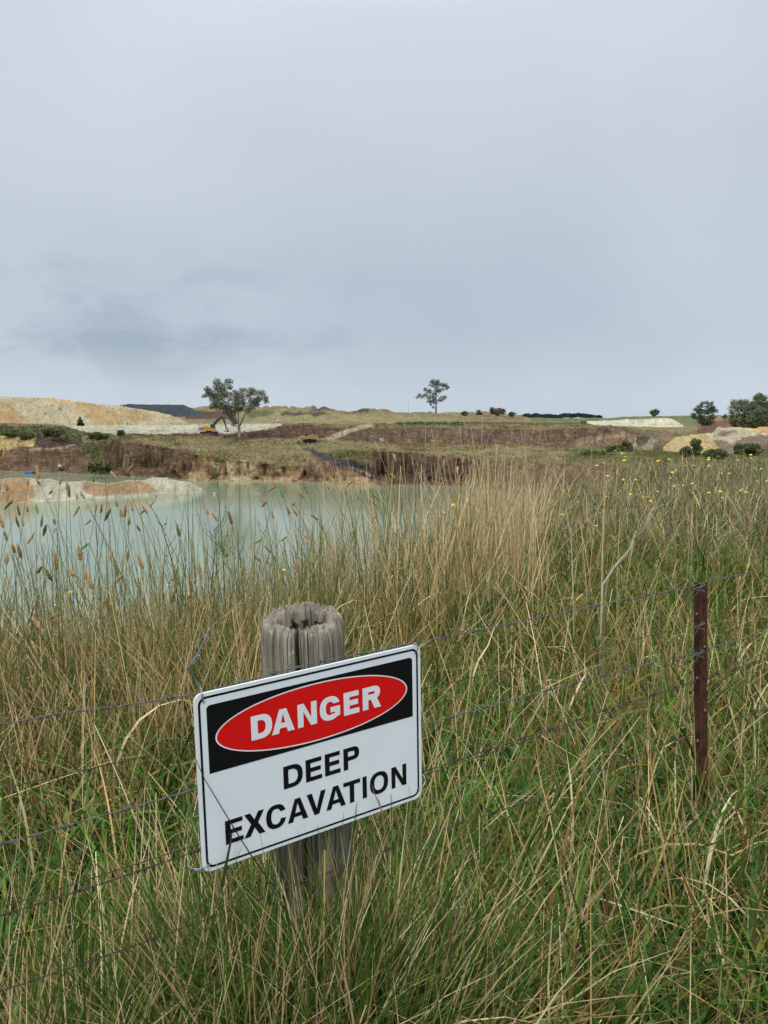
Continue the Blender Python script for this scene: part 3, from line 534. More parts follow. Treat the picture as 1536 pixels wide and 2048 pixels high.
# ================================================================== MACHINES
M_YEL = plain('yellow_paint', A(208, 158, 68), .5, .4, nscale=2); M_GREY = plain('dark_steel', A(70, 70, 72), .6, .4, nscale=3); M_LG = plain('light_grey_paint', A(150, 142, 132), .6, .3, nscale=3)
M_BLK = plain('black_rubber', A(38, 37, 36), .8, .2, nscale=3); M_GLS = plain('window_glass', A(50, 60, 66), .1, .6, nscale=1); M_WHT = plain('white_paint', A(232, 230, 220), .5, .4, nscale=2); M_OCH = plain('weathered_ochre_paint', A(196, 150, 78), .7, .2, nscale=3, amp=.4); M_PALE = plain('faded_yellow_paint', A(222, 196, 130), .6, .3, nscale=2)
def track(root, y):
    m = MB(); pr = []
    for k_ in range(9): a = math.pi / 2 + math.pi * k_ / 8; pr.append((-2.0 + .42 * math.cos(a), .42 + .42 * math.sin(a)))
    for k_ in range(9): a = -math.pi / 2 + math.pi * k_ / 8; pr.append((2.0 + .42 * math.cos(a), .42 + .42 * math.sin(a)))
    m.prism(pr, y - .3, y + .3); t = m.build('track', M_BLK, root)
    for x in np.linspace(-1.9, 1.9, 6): r_ = MB(); r_.tube([(x, y - .34, .42), (x, y - .3, .42)], .24, 10); r_.build('roller', M_GREY, t)
def excavator(loc, rz, lab, boom_pts, stick_pts, bucket_at, yel=M_YEL, boomm=M_GREY, brot=0, s=1):
    root = empty('excavator', loc, (0, 0, rz)); root.scale = (s, s, s); tag(root, lab, 'excavator')
    track(root, -1.1); track(root, 1.1)
    m = MB(); m.box((0, 0, .75), (1.5, 1.6, .5)); m.build('undercarriage', M_GREY, root)
    m = MB(); m.prism([(-1.3, 1.05), (1.7, 1.05), (1.9, 1.35), (1.7, 1.75), (.4, 1.9), (.2, 2.25), (-1.3, 2.2)], -1.25, 1.25); m.build('house', yel, root)
    m = MB(); m.prism([(-2.9, 1.15), (-1.32, 1.05), (-1.32, 2.15), (-2.5, 2.1), (-2.95, 1.8)], -1.3, 1.3); m.build('counterweight', M_LG, root)
    m = MB(); m.prism([(.25, 1.8), (1.75, 1.7), (1.75, 2.3), (1.4, 3.05), (.35, 3.05), (.25, 2.6)], .35, 1.2); c_ = m.build('cab', M_LG, root)
    m = MB(); m.prism([(.45, 2.2), (1.62, 2.2), (1.36, 2.95), (.45, 2.95)], .33, .345); m.build('window', M_GLS, c_); m = MB(); m.prism([(.45, 2.2), (1.62, 2.2), (1.36, 2.95), (.45, 2.95)], 1.205, 1.22); m.build('window', M_GLS, c_)
    m = MB(); m.prism([(-1.2, 2.2), (-.3, 2.25), (-.3, 2.55), (-1.2, 2.45)], -.9, .3); m.tube([(-1.0, -.5, 2.4), (-1.0, -.5, 2.95)], .07, 8); m.build('engine_cover', yel, root)
    def arm(pts, w0, name, mat):
        m_ = MB(); n_ = len(pts); up = []; dn = []
        for i_, (x, z, t) in enumerate(pts):
            a = Vector((pts[min(i_ + 1, n_ - 1)][0] - pts[max(i_ - 1, 0)][0], pts[min(i_ + 1, n_ - 1)][1] - pts[max(i_ - 1, 0)][1])).normalized(); up.append((x - a.y * t, z + a.x * t)); dn.append((x + a.y * t, z - a.x * t))
        for i_ in range(n_ - 1): m_.prism([dn[i_], dn[i_ + 1], up[i_ + 1], up[i_]], -w0, w0)
        return m_.build(name, mat, root)
    arm(boom_pts, .26, 'boom', boomm); arm(stick_pts, .2, 'stick', boomm)
    m = MB(); bx, bz = bucket_at; R2 = Matrix.Rotation(brot, 3, 'Y')
    pr = [(-.1, .35), (.3, .2), (.75, -.1), (.9, -.45), (.5, -.7), (-.1, -.75), (-.75, -.55), (-.7, -.45), (-.1, -.55), (.35, -.45), (.45, -.25), (.1, .0), (-.25, .05)]
    c_, s_ = math.cos(brot), math.sin(brot); pr = [(bx + x * c_ - z * s_, bz + x * s_ + z * c_) for x, z in pr]; m.prism(pr[::-1], -.6, .6); m.build('bucket', M_GREY, root)
    m = MB(); m.tube([(1.3, -.15, 1.9), (boom_pts[len(boom_pts) // 2][0], -.15, boom_pts[len(boom_pts) // 2][1] - .1)], .09, 8); m.build('hydraulic_cylinder', M_LG, root)
    m = MB(); i_ = len(boom_pts) // 2; m.tube([(boom_pts[i_][0], 0, boom_pts[i_][1] + .45), (stick_pts[0][0], 0, stick_pts[0][1] + .35)], .08, 8); m.build('hydraulic_cylinder', M_LG, root)
    return root
B = P(418, 868.5, 236); zg = float(B[2])
excavator((float(B[0]), 236, zg), 0, 'yellow excavator with raised dark boom digging at the edge of the white flat', [(.9, 1.9, .3), (1.8, 3.2, .42), (2.7, 4.2, .38), (4.0, 5.0, .25)], [(3.7, 5.35, .2), (4.4, 4.8, .32), (5.0, 2.9, .2), (5.2, 1.7, .15)], (5.25, 1.45), brot=-.3, s=.95)
B = P(619, 883.5, 214)
excavator((float(B[0]), 214, float(B[2])), math.pi, 'faded yellow excavator with lowered pale boom, half sunk behind the grass bench', [(1.0, 1.75, .2), (1.8, 1.85, .22), (2.6, 1.7, .18), (3.7, 1.35, .14)], [(3.6, 1.45, .12), (3.75, 1.2, .22), (3.6, .5, .15)], (3.5, .3), boomm=M_PALE, s=.72, yel=M_OCH)
# yellow beam with small grey pump beside it
B = P(644, 879, 213); r_ = empty('yellow_beam', tuple(B)); tag(r_, 'yellow steel beam lying beside the half sunk excavator', 'beam')
m = MB(); m.box((0, 0, .12), (2.7, .25, .06)); m.box((0, 0, .36), (2.7, .25, .06)); m.box((0, 0, .24), (2.7, .06, .2)); m.build('beam', M_PALE, r_)
m = MB(); m.box((-1.2, 0, .03), (.2, .6, .1)); m.box((1.2, 0, .03), (.2, .6, .1)); m.build('skid', M_GREY, r_)
B = P(641, 876.5, 214.5); r_ = empty('pump', tuple(B)); tag(r_, 'small grey pump behind the yellow beam', 'pump')
m = MB(); m.box((0, 0, .3), (1.0, .6, .5)); m.box((.7, 0, .2), (.5, .5, .35)); m.build('housing', M_GREY, r_); m = MB(); m.tube([(-.5, 0, .3), (-1.1, 0, .35), (-1.3, 0, .1)], .12, 8); m.build('pipe', M_LG, r_)
# white tank, ute, mast
B = P(763, 884.5, 212); r_ = empty('water_tank', tuple(B)); tag(r_, 'small square white tank on the edge of the grass bench', 'tank')
m = MB(); m.box((0, 0, .62), (1.0, 1.0, .9)); m.build('tank', M_WHT, r_); m = MB(); m.box((0, 0, .09), (1.1, 1.1, .12)); m.build('pallet', M_GREY, r_)
m = MB()
for x in np.linspace(-.52, .52, 6): m.tube([(x, -.53, .15), (x, -.53, 1.1)], .015, 5)
for z in (.2, .5, .8, 1.08): m.tube([(-.53, -.53, z), (.53, -.53, z), (.53, .53, z), (-.53, .53, z), (-.53, -.53, z)], .015, 5)
m.build('cage', M_LG, r_); m = MB(); m.tube([(0, 0, 1.07), (0, 0, 1.13)], .12, 12); m.build('lid', M_BLK, r_)
B = P(551.5, 845.5, 385); r_ = empty('parked_car', tuple(B)); tag(r_, 'white four wheel drive parked on the spoil beyond the white flat', 'car')
m = MB(); m.prism([(-1.15, .45), (1.15, .45), (1.15, 1.1), (.9, 1.15), (.7, 1.85), (-.7, 1.85), (-.9, 1.15), (-1.15, 1.1)], -1.9, 1.9); bd = m.build('body', M_WHT, r_)
m = MB(); m.prism([(-.78, 1.2), (.78, 1.2), (.62, 1.72), (-.62, 1.72)], -1.93, -1.91); m.build('windscreen', M_GLS, bd)
for sx in (-1, 1):
    for sy in (-1, 1): m = MB(); m.tube([(sx * .8, sy * 1.2, .4), (sx * 1.12, sy * 1.2, .4)], .4, 14); m.build('wheel', M_BLK, r_)
m = MB(); m.box((0, -1.95, .55), (2.1, .12, .22)); m.build('bumper', M_GREY, r_)
B = P(816.5, 824, 560); r_ = empty('radio_mast', tuple(B)); tag(r_, 'thin radio mast standing on the skyline left of the lone gum tree', 'mast')
m = MB(); 
for a in (0, 2.1, 4.2): m.tube([(.22 * math.cos(a), .22 * math.sin(a), -1), (.1 * math.cos(a), .1 * math.sin(a), 6)], .03, 5)
for z in np.arange(0, 6, .5): m.tube([(.2, 0, z), (-.1, .17, z + .25), (-.1, -.17, z + .5)], .02, 4)
m.build('lattice', M_LG, r_); m = MB(); m.tube([(0, 0, 5.8), (0, 0, 8.5)], [.05, .025], 6); m.build('antenna', M_LG, r_)
# pump raft and blue float at the far shore
B = Pz(124, 944.5, -12.5); r_ = empty('pump_rig', tuple(B)); tag(r_, 'dark pump rig with white box at the far waterline below the brown bank', 'pump')
m = MB(); m.box((0, 0, .1), (2.0, 1.2, .25)); m.build('skid', M_BLK, r_)
m = MB()
for x in (-.8, .7):
    m.tube([(x, -.4, .2), (x * .6, 0, 1.6)], .08, 6); m.tube([(x, .4, .2), (x * .6, 0, 1.6)], .08, 6)
m.tube([(-.9, 0, .2), (.9, 0, 1.3)], .09, 6); m.build('frame', M_GREY, r_)
m = MB(); m.box((-.45, 0, 1.75), (.75, .6, .5)); m.build('control_box', M_WHT, r_); m = MB(); m.box((.1, 0, .6), (.9, .7, .7)); m.build('engine', M_BLK, r_); m = MB(); m.tube([(.4, 0, .7), (1.1, 0, .6), (1.6, -.3, .05)], .12, 8); m.build('hose', M_GREY, r_)
M_BLUE = plain('blue_plastic', A(40, 95, 165), .4, .4, nscale=2)
B = Pz(60, 947, -12.5); r_ = empty('pontoon', tuple(B)); tag(r_, 'low blue pontoon floating on the pond below the brown bank', 'pontoon')
m = MB(); m.tube([(-1.35, 0, .12), (-1.2, 0, .15), (.4, 0, .16), (.6, 0, .14)], [.12, .32, .32, .18], 12); m.build('float', M_BLUE, r_, True)
m = MB(); m.tube([(-.2, 0, .25), (1.1, .1, .28), (1.6, .1, .02)], [.2, .24, .08], 10); m.build('hose', plain('blue_black', A(40, 58, 84), nscale=3), r_, True)
B = Pz(429.5, 989, -12.5); r_ = empty('marker_float', tuple(B)); tag(r_, 'small white float on the water off the tip of the sand spit', 'float')
m = MB(); m.tube([(-.28, 0, .08), (-.2, 0, .13), (.1, 0, .13), (.2, 0, .06)], [.05, .17, .17, .05], 12); m.build('buoy', M_WHT, r_, True); m = MB(); m.tube([(.16, 0, .05), (.4, 0, .02)], .09, 8); m.build('weight', M_BLK, r_)
B = Pz(513.5, 988, -12.5); m = MB(); m.tube([(-.62, 0, .02), (-.2, 0, .05), (.3, .02, .07), (.6, .02, .07)], [.04, .07, .09, .08], 9); o = m.build('floating_log', plain('bleached_wood', A(190, 180, 160), .9, .1), None, True); o.location = tuple(B); tag(o, 'short bleached log floating on the open water', 'log')

# ================================================================== SIGN
SW, SH = .43529, .300
RM = np.array([[0.83263282, 0.0176881, -0.55354288], [-0.09678282, 0.98875711, -0.11398452], [0.54530328, 0.14848069, 0.82498352]]); TM = np.array([-0.11212192, 0.41200662, 1.42165602])
CB = np.array([[1, 0, 0], [0, -ST, -CT], [0, CT, -ST]]).T     # columns: camera right, down, forward in world
ex = CB @ RM[:, 0]; ey = -(CB @ RM[:, 1]); ez = np.cross(ex, ey); pos = CB @ TM + np.array([0, 0, CAMZ])
sign = empty('warning_sign'); sign.matrix_world = Matrix(((ex[0], ey[0], ez[0], pos[0]), (ex[1], ey[1], ez[1], pos[1]), (ex[2], ey[2], ez[2], pos[2]), (0, 0, 0, 1)))
tag(sign, 'white danger deep excavation sign wired to the barbed wire in front of the post', 'sign')
def SP(pxx, pyy, off=0.0):
    """point on the sign's plane, off metres in front of it, seen at a pixel"""
    d = np.array(ray(pxx, pyy)); c = np.array([0, 0, CAMZ]); q_ = pos + ez * off; t = ((q_ - c) @ ez) / (d @ ez); return c + d * t
def rrect(x0, y0, x1, y1, rs, n=10):
    pts = []
    for (cx, cy, a0, r) in ((x1, y1, 0, rs[1]), (x0, y1, 90, rs[0]), (x0, y0, 180, rs[3]), (x1, y0, 270, rs[2])):
        sx = -1 if cx == x1 else 1; sy = -1 if cy == y1 else 1
        if r == 0: pts.append((cx, cy)); continue
        for k_ in range(n + 1): a = math.radians(a0 + 90 * k_ / n); pts.append((cx + sx * r + r * math.cos(a), cy + sy * r + r * math.sin(a)))
    return pts
def sheet(name, polys, mat, z, parent):
    """polys: list of [outer, hole...] in mm on a 450 x 300 face"""
    vs = []; fs = []
    for pl in polys:
        rings = [[Vector(((x - 225) / 450 * SW, (y - 150) / 300 * SH, z)) for x, y in r] for r in pl]; b = len(vs)
        for r in rings: vs += r
        for t in tessellate_polygon(rings):
            i_, j_, k_ = t; n_ = (vs[b + j_] - vs[b + i_]).cross(vs[b + k_] - vs[b + i_]).z; fs.append((b + i_, b + j_, b + k_) if n_ > 0 else (b + i_, b + k_, b + j_))
    me = bpy.data.meshes.new(name); me.from_pydata([tuple(v) for v in vs], [], fs); me.materials.append(mat); me.update(); return link(name, me, parent)
def signmat(name, c, rough=.38):
    m_ = Mat(name, rough, .22); t = m_.n('ShaderNodeTexWave', wave_type='BANDS', bands_direction='X'); t.inputs['Scale'].default_value = 75; t.inputs['Distortion'].default_value = 0.0
    m_.l(m_.co('Object'), t.inputs['Vector']); v = m_.ramp(t.outputs['Fac'], [(0, g3(.97)), (1, g3(1.0))]); sp_ = m_.ramp(m_.noise(900, 2), [(.3, g3(.95)), (.6, g3(1.0))])
    d = m_.ramp(m_.noise(9, 5, .6), [(.3, g3(.94)), (.7, g3(1.0))]); c_ = m_.mix(1, tuple(c), v, 'MULTIPLY'); c_ = m_.mix(1, c_, sp_, 'MULTIPLY'); m_.base(m_.mix(1, c_, d, 'MULTIPLY')); m_.bump(t.outputs['Fac'], .06, .002); return m_.m
M_SW = signmat('sign_white', (.76, .82, .84)); M_SB = signmat('sign_black', (.006, .007, .008)); M_SR = signmat('sign_red', (.70, .008, .008))
out_ = rrect(0, 0, 450, 300, (15, 15, 15, 15), 10); n = len(out_)
m = MB(); q = [((x - 225) / 450 * SW, (y - 150) / 300 * SH) for x, y in out_]
m.add([(x, y, 0) for x, y in q] + [(x, y, -.0035) for x, y in q], [tuple(range(n)), tuple(range(2 * n - 1, n - 1, -1))] + [(i + n, (i + 1) % n + n, (i + 1) % n, i) for i in range(n)])
panel = m.build('panel', M_SW, sign)
sheet('border_line', [[rrect(6.3, 6, 443.7, 294, (14, 14, 14, 14)), rrect(10.2, 9.6, 439.8, 290.4, (11, 11, 11, 11))]], M_SB, .0004, sign)
def ell(a, b, n=72): return [(225.5 + a * math.cos(2 * math.pi * k_ / n), 221.6 + b * math.sin(2 * math.pi * k_ / n)) for k_ in range(n)]
bd = sheet('black_field', [[rrect(20.3, 165, 430.6, 278.5, (7, 7, 0, 0))]], M_SB, .0004, sign)
sheet('oval_outline', [[ell(192.5, 51.8), ell(189.8, 49.6)]], signmat('sign_white_line', (.8, .8, .8)), .0008, sign)
sheet('red_oval', [[ell(189.8, 49.6)]], M_SR, .0008, sign)
# lettering
def arc(cx, cy, rx, ry, a0, a1, n=14, p=2.35):
    o_ = []
    for k_ in range(n + 1):
        a = math.radians(a0 + (a1 - a0) * k_ / n); c_, s_ = math.cos(a), math.sin(a)
        o_.append((cx + rx * math.copysign(abs(c_) ** (2 / p), c_), cy + ry * math.copysign(abs(s_) ** (2 / p), s_)))
    return o_
def glyph(ch, w, h, s, t):
    """s: stem width, t: bar height -> list of [outer, holes...]"""
    if ch == 'I': return [[[(0, 0), (w, 0), (w, h), (0, h)]]]
    if ch == 'T': return [[[(w / 2 - s / 2, 0), (w / 2 + s / 2, 0), (w / 2 + s / 2, h - t), (w, h - t), (w, h), (0, h), (0, h - t), (w / 2 - s / 2, h - t)]]]
    if ch == 'E': return [[[(0, 0), (w, 0), (w, t), (s, t), (s, h * .5 - t / 2 + .3), (w * .93, h * .5 - t / 2 + .3), (w * .93, h * .5 + t / 2 + .3), (s, h * .5 + t / 2 + .3), (s, h - t), (w * .98, h - t), (w * .98, h), (0, h)]]]
    if ch == 'N': return [[[(0, 0), (s * .92, 0), (s * .92, h * .66), (w - s * 1.0, 0), (w, 0), (w, h), (w - s * .92, h), (w - s * .92, h * .34), (s * 1.0, h), (0, h)]]]
    if ch == 'V': return [[[(w / 2 - s * .52, 0), (w / 2 + s * .52, 0), (w, h), (w - s * 1.08, h), (w / 2, h * .27), (s * 1.08, h), (0, h)]]]
    if ch == 'X': return [[[(0, 0), (s * 1.2, 0), (w / 2, h * .34), (w - s * 1.2, 0), (w, 0), (w / 2 + s * .68, h * .52), (w * .97, h), (w * .97 - s * 1.15, h), (w / 2, h * .69), (w * .03 + s * 1.15, h), (w * .03, h), (w / 2 - s * .68, h * .52)]]]
    if ch == 'A':
        k_ = h / (w / 2 - s * .52); y0, y1 = h * .2, h * .2 + t * .95
        xi = lambda y: s * 1.08 + (w / 2 - s * 1.08) * y / (h * .80)
        return [[[(0, 0), (s * 1.08, 0), (xi(y0), y0), (w - xi(y0), y0), (w - s * 1.08, 0), (w, 0), (w / 2 + s * .56, h), (w / 2 - s * .56, h)], [(xi(y1), y1), (w - xi(y1), y1), (w / 2, h * .80)]]]
    if ch == 'O': return [[arc(w / 2, h / 2, w / 2, h / 2 + .8, 0, 360, 44)[:-1], arc(w / 2, h / 2, w / 2 - s, h / 2 + .8 - t, 0, 360, 44)[:-1]]]
    if ch == 'D':
        o_ = [(0, 0)] + arc(w * .45, h / 2, w * .55, h / 2, -90, 90, 22) + [(0, h)]; i_ = [(s, t)] + arc(w * .42, h / 2, w * .58 - s, h / 2 - t, -90, 90, 22) + [(s, h - t)]; return [[o_, i_]]
    if ch in 'PR':
        b0 = h * .40 if ch == 'P' else h * .42; r = (h - b0) / 2; cx = w * .62
        bowl = arc(cx, h - r, w * (.98 if ch == 'R' else 1) - cx, r, -90, 90, 16); hole = [(s, b0 + t)] + arc(cx - s * .1, h - r, w - cx - s * .92, r - t, -90, 90, 14) + [(s, h - t)]
        if ch == 'P': return [[[(0, 0), (s, 0), (s, b0 - .0)] + bowl + [(0, h)], hole]]
        return [[[(0, 0), (s, 0), (s, b0 - .6), (w * .46, b0 - .6), (w - s * 1.12, 0), (w * 1.02, 0), (w * .80, b0 + .8)] + bowl[3:] + [(0, h)], hole]]
    if ch == 'C':
        o_ = arc(w / 2, h / 2, w / 2, h / 2 + .8, 38, 325, 30); i_ = arc(w / 2, h / 2, w / 2 - s, h / 2 + .8 - t, 325, 38, 30); return [[o_ + [(w * 1.0, h * .34), (w - s * 1.0, h * .37)] + i_ + [(w - s * 1.0, h * .66), (w * .99, h * .69)]]]
    if ch == 'G':
        o_ = arc(w / 2, h / 2, w / 2, h / 2 + .8, 38, 300, 30); i_ = arc(w / 2, h / 2, w / 2 - s, h / 2 + .8 - t, 295, 38, 30)
        return [[o_ + [(w * .86, h * .08), (w, h * .12), (w, h * .54), (w * .52, h * .54), (w * .52, h * .54 - t), (w - s * .9, h * .54 - t), (w - s * .9, h * .24)] + i_ + [(w - s * .95, h * .67), (w * .99, h * .70)]]]
def word(name, items, y, h, s, t, mat, z):
    root = None
    o_ = empty(name); o_.parent = sign; o_['label'] = name
    for ch, x0, x1 in items:
        g_ = glyph(ch, x1 - x0, h, s, t); sheet('letter', [[[(x + x0, yy + y) for x, yy in r] for r in pl] for pl in g_], mat, z, o_)
    return o_
wd_ = word('danger_lettering', [('D', 96.5, 135.5), ('A', 134.5, 178), ('N', 184.5, 222.5), ('G', 228.5, 270), ('E', 277.8, 310.5), ('R', 318, 357)], 201.3, 41.3, 12.2, 9.6, signmat('sign_letter_white', (.78, .79, .80)), .0013)
wd_['label'] = 'bold white word DANGER on the red oval'
wd_ = word('deep_lettering', [('D', 153.3, 191), ('E', 197.2, 229.8), ('E', 236, 268), ('P', 274.8, 308.5)], 100.1, 40.2, 9.6, 7.6, M_SB, .0005); wd_['label'] = 'black word DEEP'
wd_ = word('excavation_lettering', [('E', 42.4, 74.6), ('X', 76, 115.5), ('C', 117.5, 155.5), ('A', 158.8, 199), ('V', 197.3, 236.2), ('A', 236.3, 277.4), ('T', 273, 309), ('I', 314.2, 323.4), ('O', 330.4, 371.2), ('N', 379, 413.4)], 36.2, 41, 9.6, 7.6, M_SB, .0005); wd_['label'] = 'black word EXCAVATION'

# ================================================================== FENCE
FD = .415
def wire_pt0(pxx, pyy): d = np.array(ray(pxx, pyy)); t = -FD / d[2]; return np.array([0, 0, CAMZ]) + d * t
FA = wire_pt0(0, 1450); FB = wire_pt0(1536, 1138); fdir = (FB - FA); fdir[2] = 0; fdir /= np.linalg.norm(fdir); fn = np.array([fdir[1], -fdir[0], 0.])     # fn faces the camera
def FP(pxx, pyy, off=0.0):
    d = np.array(ray(pxx, pyy)); c = np.array([0, 0, CAMZ]); q_ = FA + fn * off; t = ((q_ - c) @ fn) / (d @ fn); return c + d * t
M_GALV = plain('galvanised_wire', A(118, 121, 116), .6, .3, .3, 60, .4); M_RUST = plain('rusty_wire', A(90, 78, 64), .8, .3, .2, 60, .4); M_TIE = plain('bright_tie_wire', A(176, 184, 190), .35, .5, .6, 80, .3)
def resample(pts, step):
    pts = [np.array(p) for p in pts]; seg = [np.linalg.norm(b - a) for a, b in zip(pts, pts[1:])]; L_ = np.concatenate([[0], np.cumsum(seg)]); n_ = max(2, int(L_[-1] / step)); s_ = np.linspace(0, L_[-1], n_)
    return np.stack([np.interp(s_, L_, [p[k_] for p in pts]) for k_ in range(3)], -1), L_[-1]
def extend(pts):
    a = pts[0] - (pts[1] - pts[0]) / np.linalg.norm(pts[1] - pts[0]) * 1.2; b = pts[-1] + (pts[-1] - pts[-2]) / np.linalg.norm(pts[-1] - pts[-2]) * 3.0; return [a] + pts + [b]
def barb_mesh(mat):
    m_ = MB(); 
    for sg in (-1, 1):
        pts = [(sg * .004 + .0022 * k_ / 10, .0022 * math.cos(k_ * .9), .0022 * math.sin(k_ * .9)) for k_ in range(15)]; m_.tube(pts, .0007, 5)
        e_ = pts[-1]; m_.tube([e_, (e_[0] + .004 * sg, e_[1] * 2 + .003, e_[2] * 2 + .011)], [.0009, .0003], 5); e_ = pts[0]; m_.tube([e_, (e_[0] - .003, e_[1] * 2.2, e_[2] * 2 - .010)], [.0009, .0003], 5)
    o_ = m_.build('barb', mat, None, True); return o_
BARB = {}
def barbed(pxs, lab, mat=M_GALV, off=0.0, gap=.092, tw=.035, ph=0.0):
    root = empty('barbed_wire', tuple(FP(*pxs[0], off))); tag(root, lab, 'wire', 'barbed wires of the fence'); o0 = np.array(root.location)
    path, Ln = resample(extend([FP(x, y, off) for x, y in pxs]), .006); path -= o0; s_ = np.linspace(0, Ln, len(path)); d = path[1] - path[0]; side = np.cross(fdir, [0, 0, 1])
    wob_ = np.stack([0 * s_, 0 * s_, fbm(s_ / .5, ph + 0 * s_, 7, 3) * .003], -1)
    for k_ in (0, 1):
        a = s_ / tw * math.pi + k_ * math.pi; q_ = path + wob_ + np.outer(np.cos(a), side) * .0010 + np.outer(np.sin(a), [0, 0, 1]) * .0010; m_ = MB(); m_.tube([tuple(v) for v in q_], .0007, 5); m_.build('strand', mat, root, True)
    if mat.name not in BARB:
        b0 = barb_mesh(mat); BARB[mat.name] = b0.data; bpy.data.objects.remove(b0)
    ang = math.atan2(fdir[1], fdir[0]); slope = math.atan2(d[2], math.hypot(d[0], d[1])); k_ = 0
    for t in np.arange(.8 + ph % .09, Ln - 2.2, gap):
        i_ = int(t / Ln * (len(path) - 1)); o_ = bpy.data.objects.new('barb', BARB[mat.name]); COL.objects.link(o_); o_.parent = root; o_.location = tuple(path[i_] + wob_[i_]); o_.rotation_euler = (random.uniform(0, 6.28), -slope, ang)
def plainwire(pxs, lab, off=0.0, mat=M_RUST):
    p0 = FP(*pxs[0], off); path, Ln = resample(extend([FP(x, y, off) for x, y in pxs]), .03); m_ = MB(); m_.tube([tuple(v - p0) for v in path], .0009, 6); o_ = m_.build('plain_wire', mat, None, True); o_.location = tuple(p0); tag(o_, lab, 'wire', 'plain rusty wires of the fence')
barbed([(0, 1450), (120, 1427), (250, 1410), (405, 1386), (500, 1359), (600, 1333), (700, 1312), (832, 1288), (1100, 1232), (1385, 1173), (1400, 1166), (1536, 1138)], 'topmost barbed wire, running along the top edge of the sign to the rusty picket', ph=.0)
plainwire([(0, 1578), (390, 1490), (640, 1430), (845, 1378), (1100, 1320), (1391, 1249), (1536, 1215)], 'upper plain wire, directly below the topmost barbed wire', .0)
barbed([(0, 1690), (200, 1632), (395, 1577), (640, 1508), (846, 1451), (1050, 1394), (1200, 1354), (1390, 1305), (1411, 1298), (1536, 1263)], 'second barbed wire from the top, passing behind the middle of the sign', ph=.03)
plainwire([(0, 1815), (400, 1687), (640, 1615), (850, 1549), (1216, 1425), (1382, 1367), (1536, 1320)], 'lower plain wire, just above the third barbed wire')
barbed([(0, 1832), (200, 1768), (400, 1699), (640, 1620), (850, 1544), (1216, 1421), (1382, 1364), (1416, 1353), (1536, 1316)], 'third barbed wire from the top, dark and reaching the lower sign corner', M_RUST, ph=.05)
barbed([(0, 1983), (200, 1915), (400, 1843), (640, 1752), (900, 1655), (1046, 1608), (1358, 1478), (1536, 1415)], 'lowest barbed wire, half hidden in the grass', M_RUST, ph=.07)
# picket: three-flanged steel post
pk = FP(1396, 1170, -.012); gzp = float(gheight(pk[0], pk[1])) ; Hh = pk[2] + .032 - gzp
mk = Mat('rusty_steel', .75, .3); mk.base(mk.mix(mk.ramp(mk.noise(45, 5, .7), [(.4, g3(0)), (.62, g3(1))]), A(92, 56, 36), A(46, 33, 27))); mk.bump(mk.noise(150, 4), .4, .001)
root = empty('star_picket', (pk[0] + .060, pk[1], gzp - .02), (math.radians(1.0), math.radians(-3.2), 0)); tag(root, 'rusty brown steel picket holding the fence wires in the grass', 'fence post')
toc = math.atan2(-pk[1], -pk[0])     # direction to the camera
m = MB(); rib = []
for k_, (da, ln, th) in enumerate(((math.pi * .60, .0165, .0036), (-math.pi * .62, .0165, .0036), (0, .015, .005))):
    a = toc + da; c_, s_ = math.cos(a), math.sin(a); pr = [(-th * .6 * -s_, -th * .6 * c_), (c_ * ln + s_ * th * .5, s_ * ln - c_ * th * .5), (c_ * ln - s_ * th * .5, s_ * ln + c_ * th * .5)]
    pr = [(s_ * th * .6, -c_ * th * .6), (c_ * ln + s_ * th * .5, s_ * ln - c_ * th * .5), (c_ * ln - s_ * th * .5, s_ * ln + c_ * th * .5), (-s_ * th * .6, c_ * th * .6)]
    nz = 14; zs = np.linspace(-.1, Hh, nz); vs = []
    for z in zs:
        bx = .0015 * math.sin(z * 6)
        vs += [(x + bx, y, z) for x, y in pr]
    fs = [(i * 4 + j, i * 4 + (j + 1) % 4, (i + 1) * 4 + (j + 1) % 4, (i + 1) * 4 + j) for i in range(nz - 1) for j in range(4)] + [(3, 2, 1, 0), tuple((nz - 1) * 4 + j for j in range(4))]; m.add(vs, fs)
m.build('post', mk.m, root)
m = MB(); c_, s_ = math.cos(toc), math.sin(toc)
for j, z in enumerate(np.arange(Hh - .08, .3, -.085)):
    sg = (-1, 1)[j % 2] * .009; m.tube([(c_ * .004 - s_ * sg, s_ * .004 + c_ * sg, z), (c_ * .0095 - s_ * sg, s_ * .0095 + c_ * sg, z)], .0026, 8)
m.build('wire_hole_dots', plain('painted_hole_light', A(150, 140, 128), .9, .1), root)  # solid pale dots, painted as light showing through the holes
r2 = .0011
for (y0) in (1173, 1305, 1249):
    m = MB()
    w0 = FP(1391, y0, .004) - np.array(root.location); w0 = np.array(Matrix.Rotation(math.radians(3.2), 3, 'Y') @ Vector(w0)); pts = [w0 + np.array([.016 * math.cos(t), .006 * math.sin(t), .003 * t - .01]) for t in np.linspace(0, 7, 24)] + [w0 + np.array([-.012, -.01, -.018])]; m.tube([tuple(p) for p in pts], r2, 5); m.build('wire_tie', M_GALV, root, True)

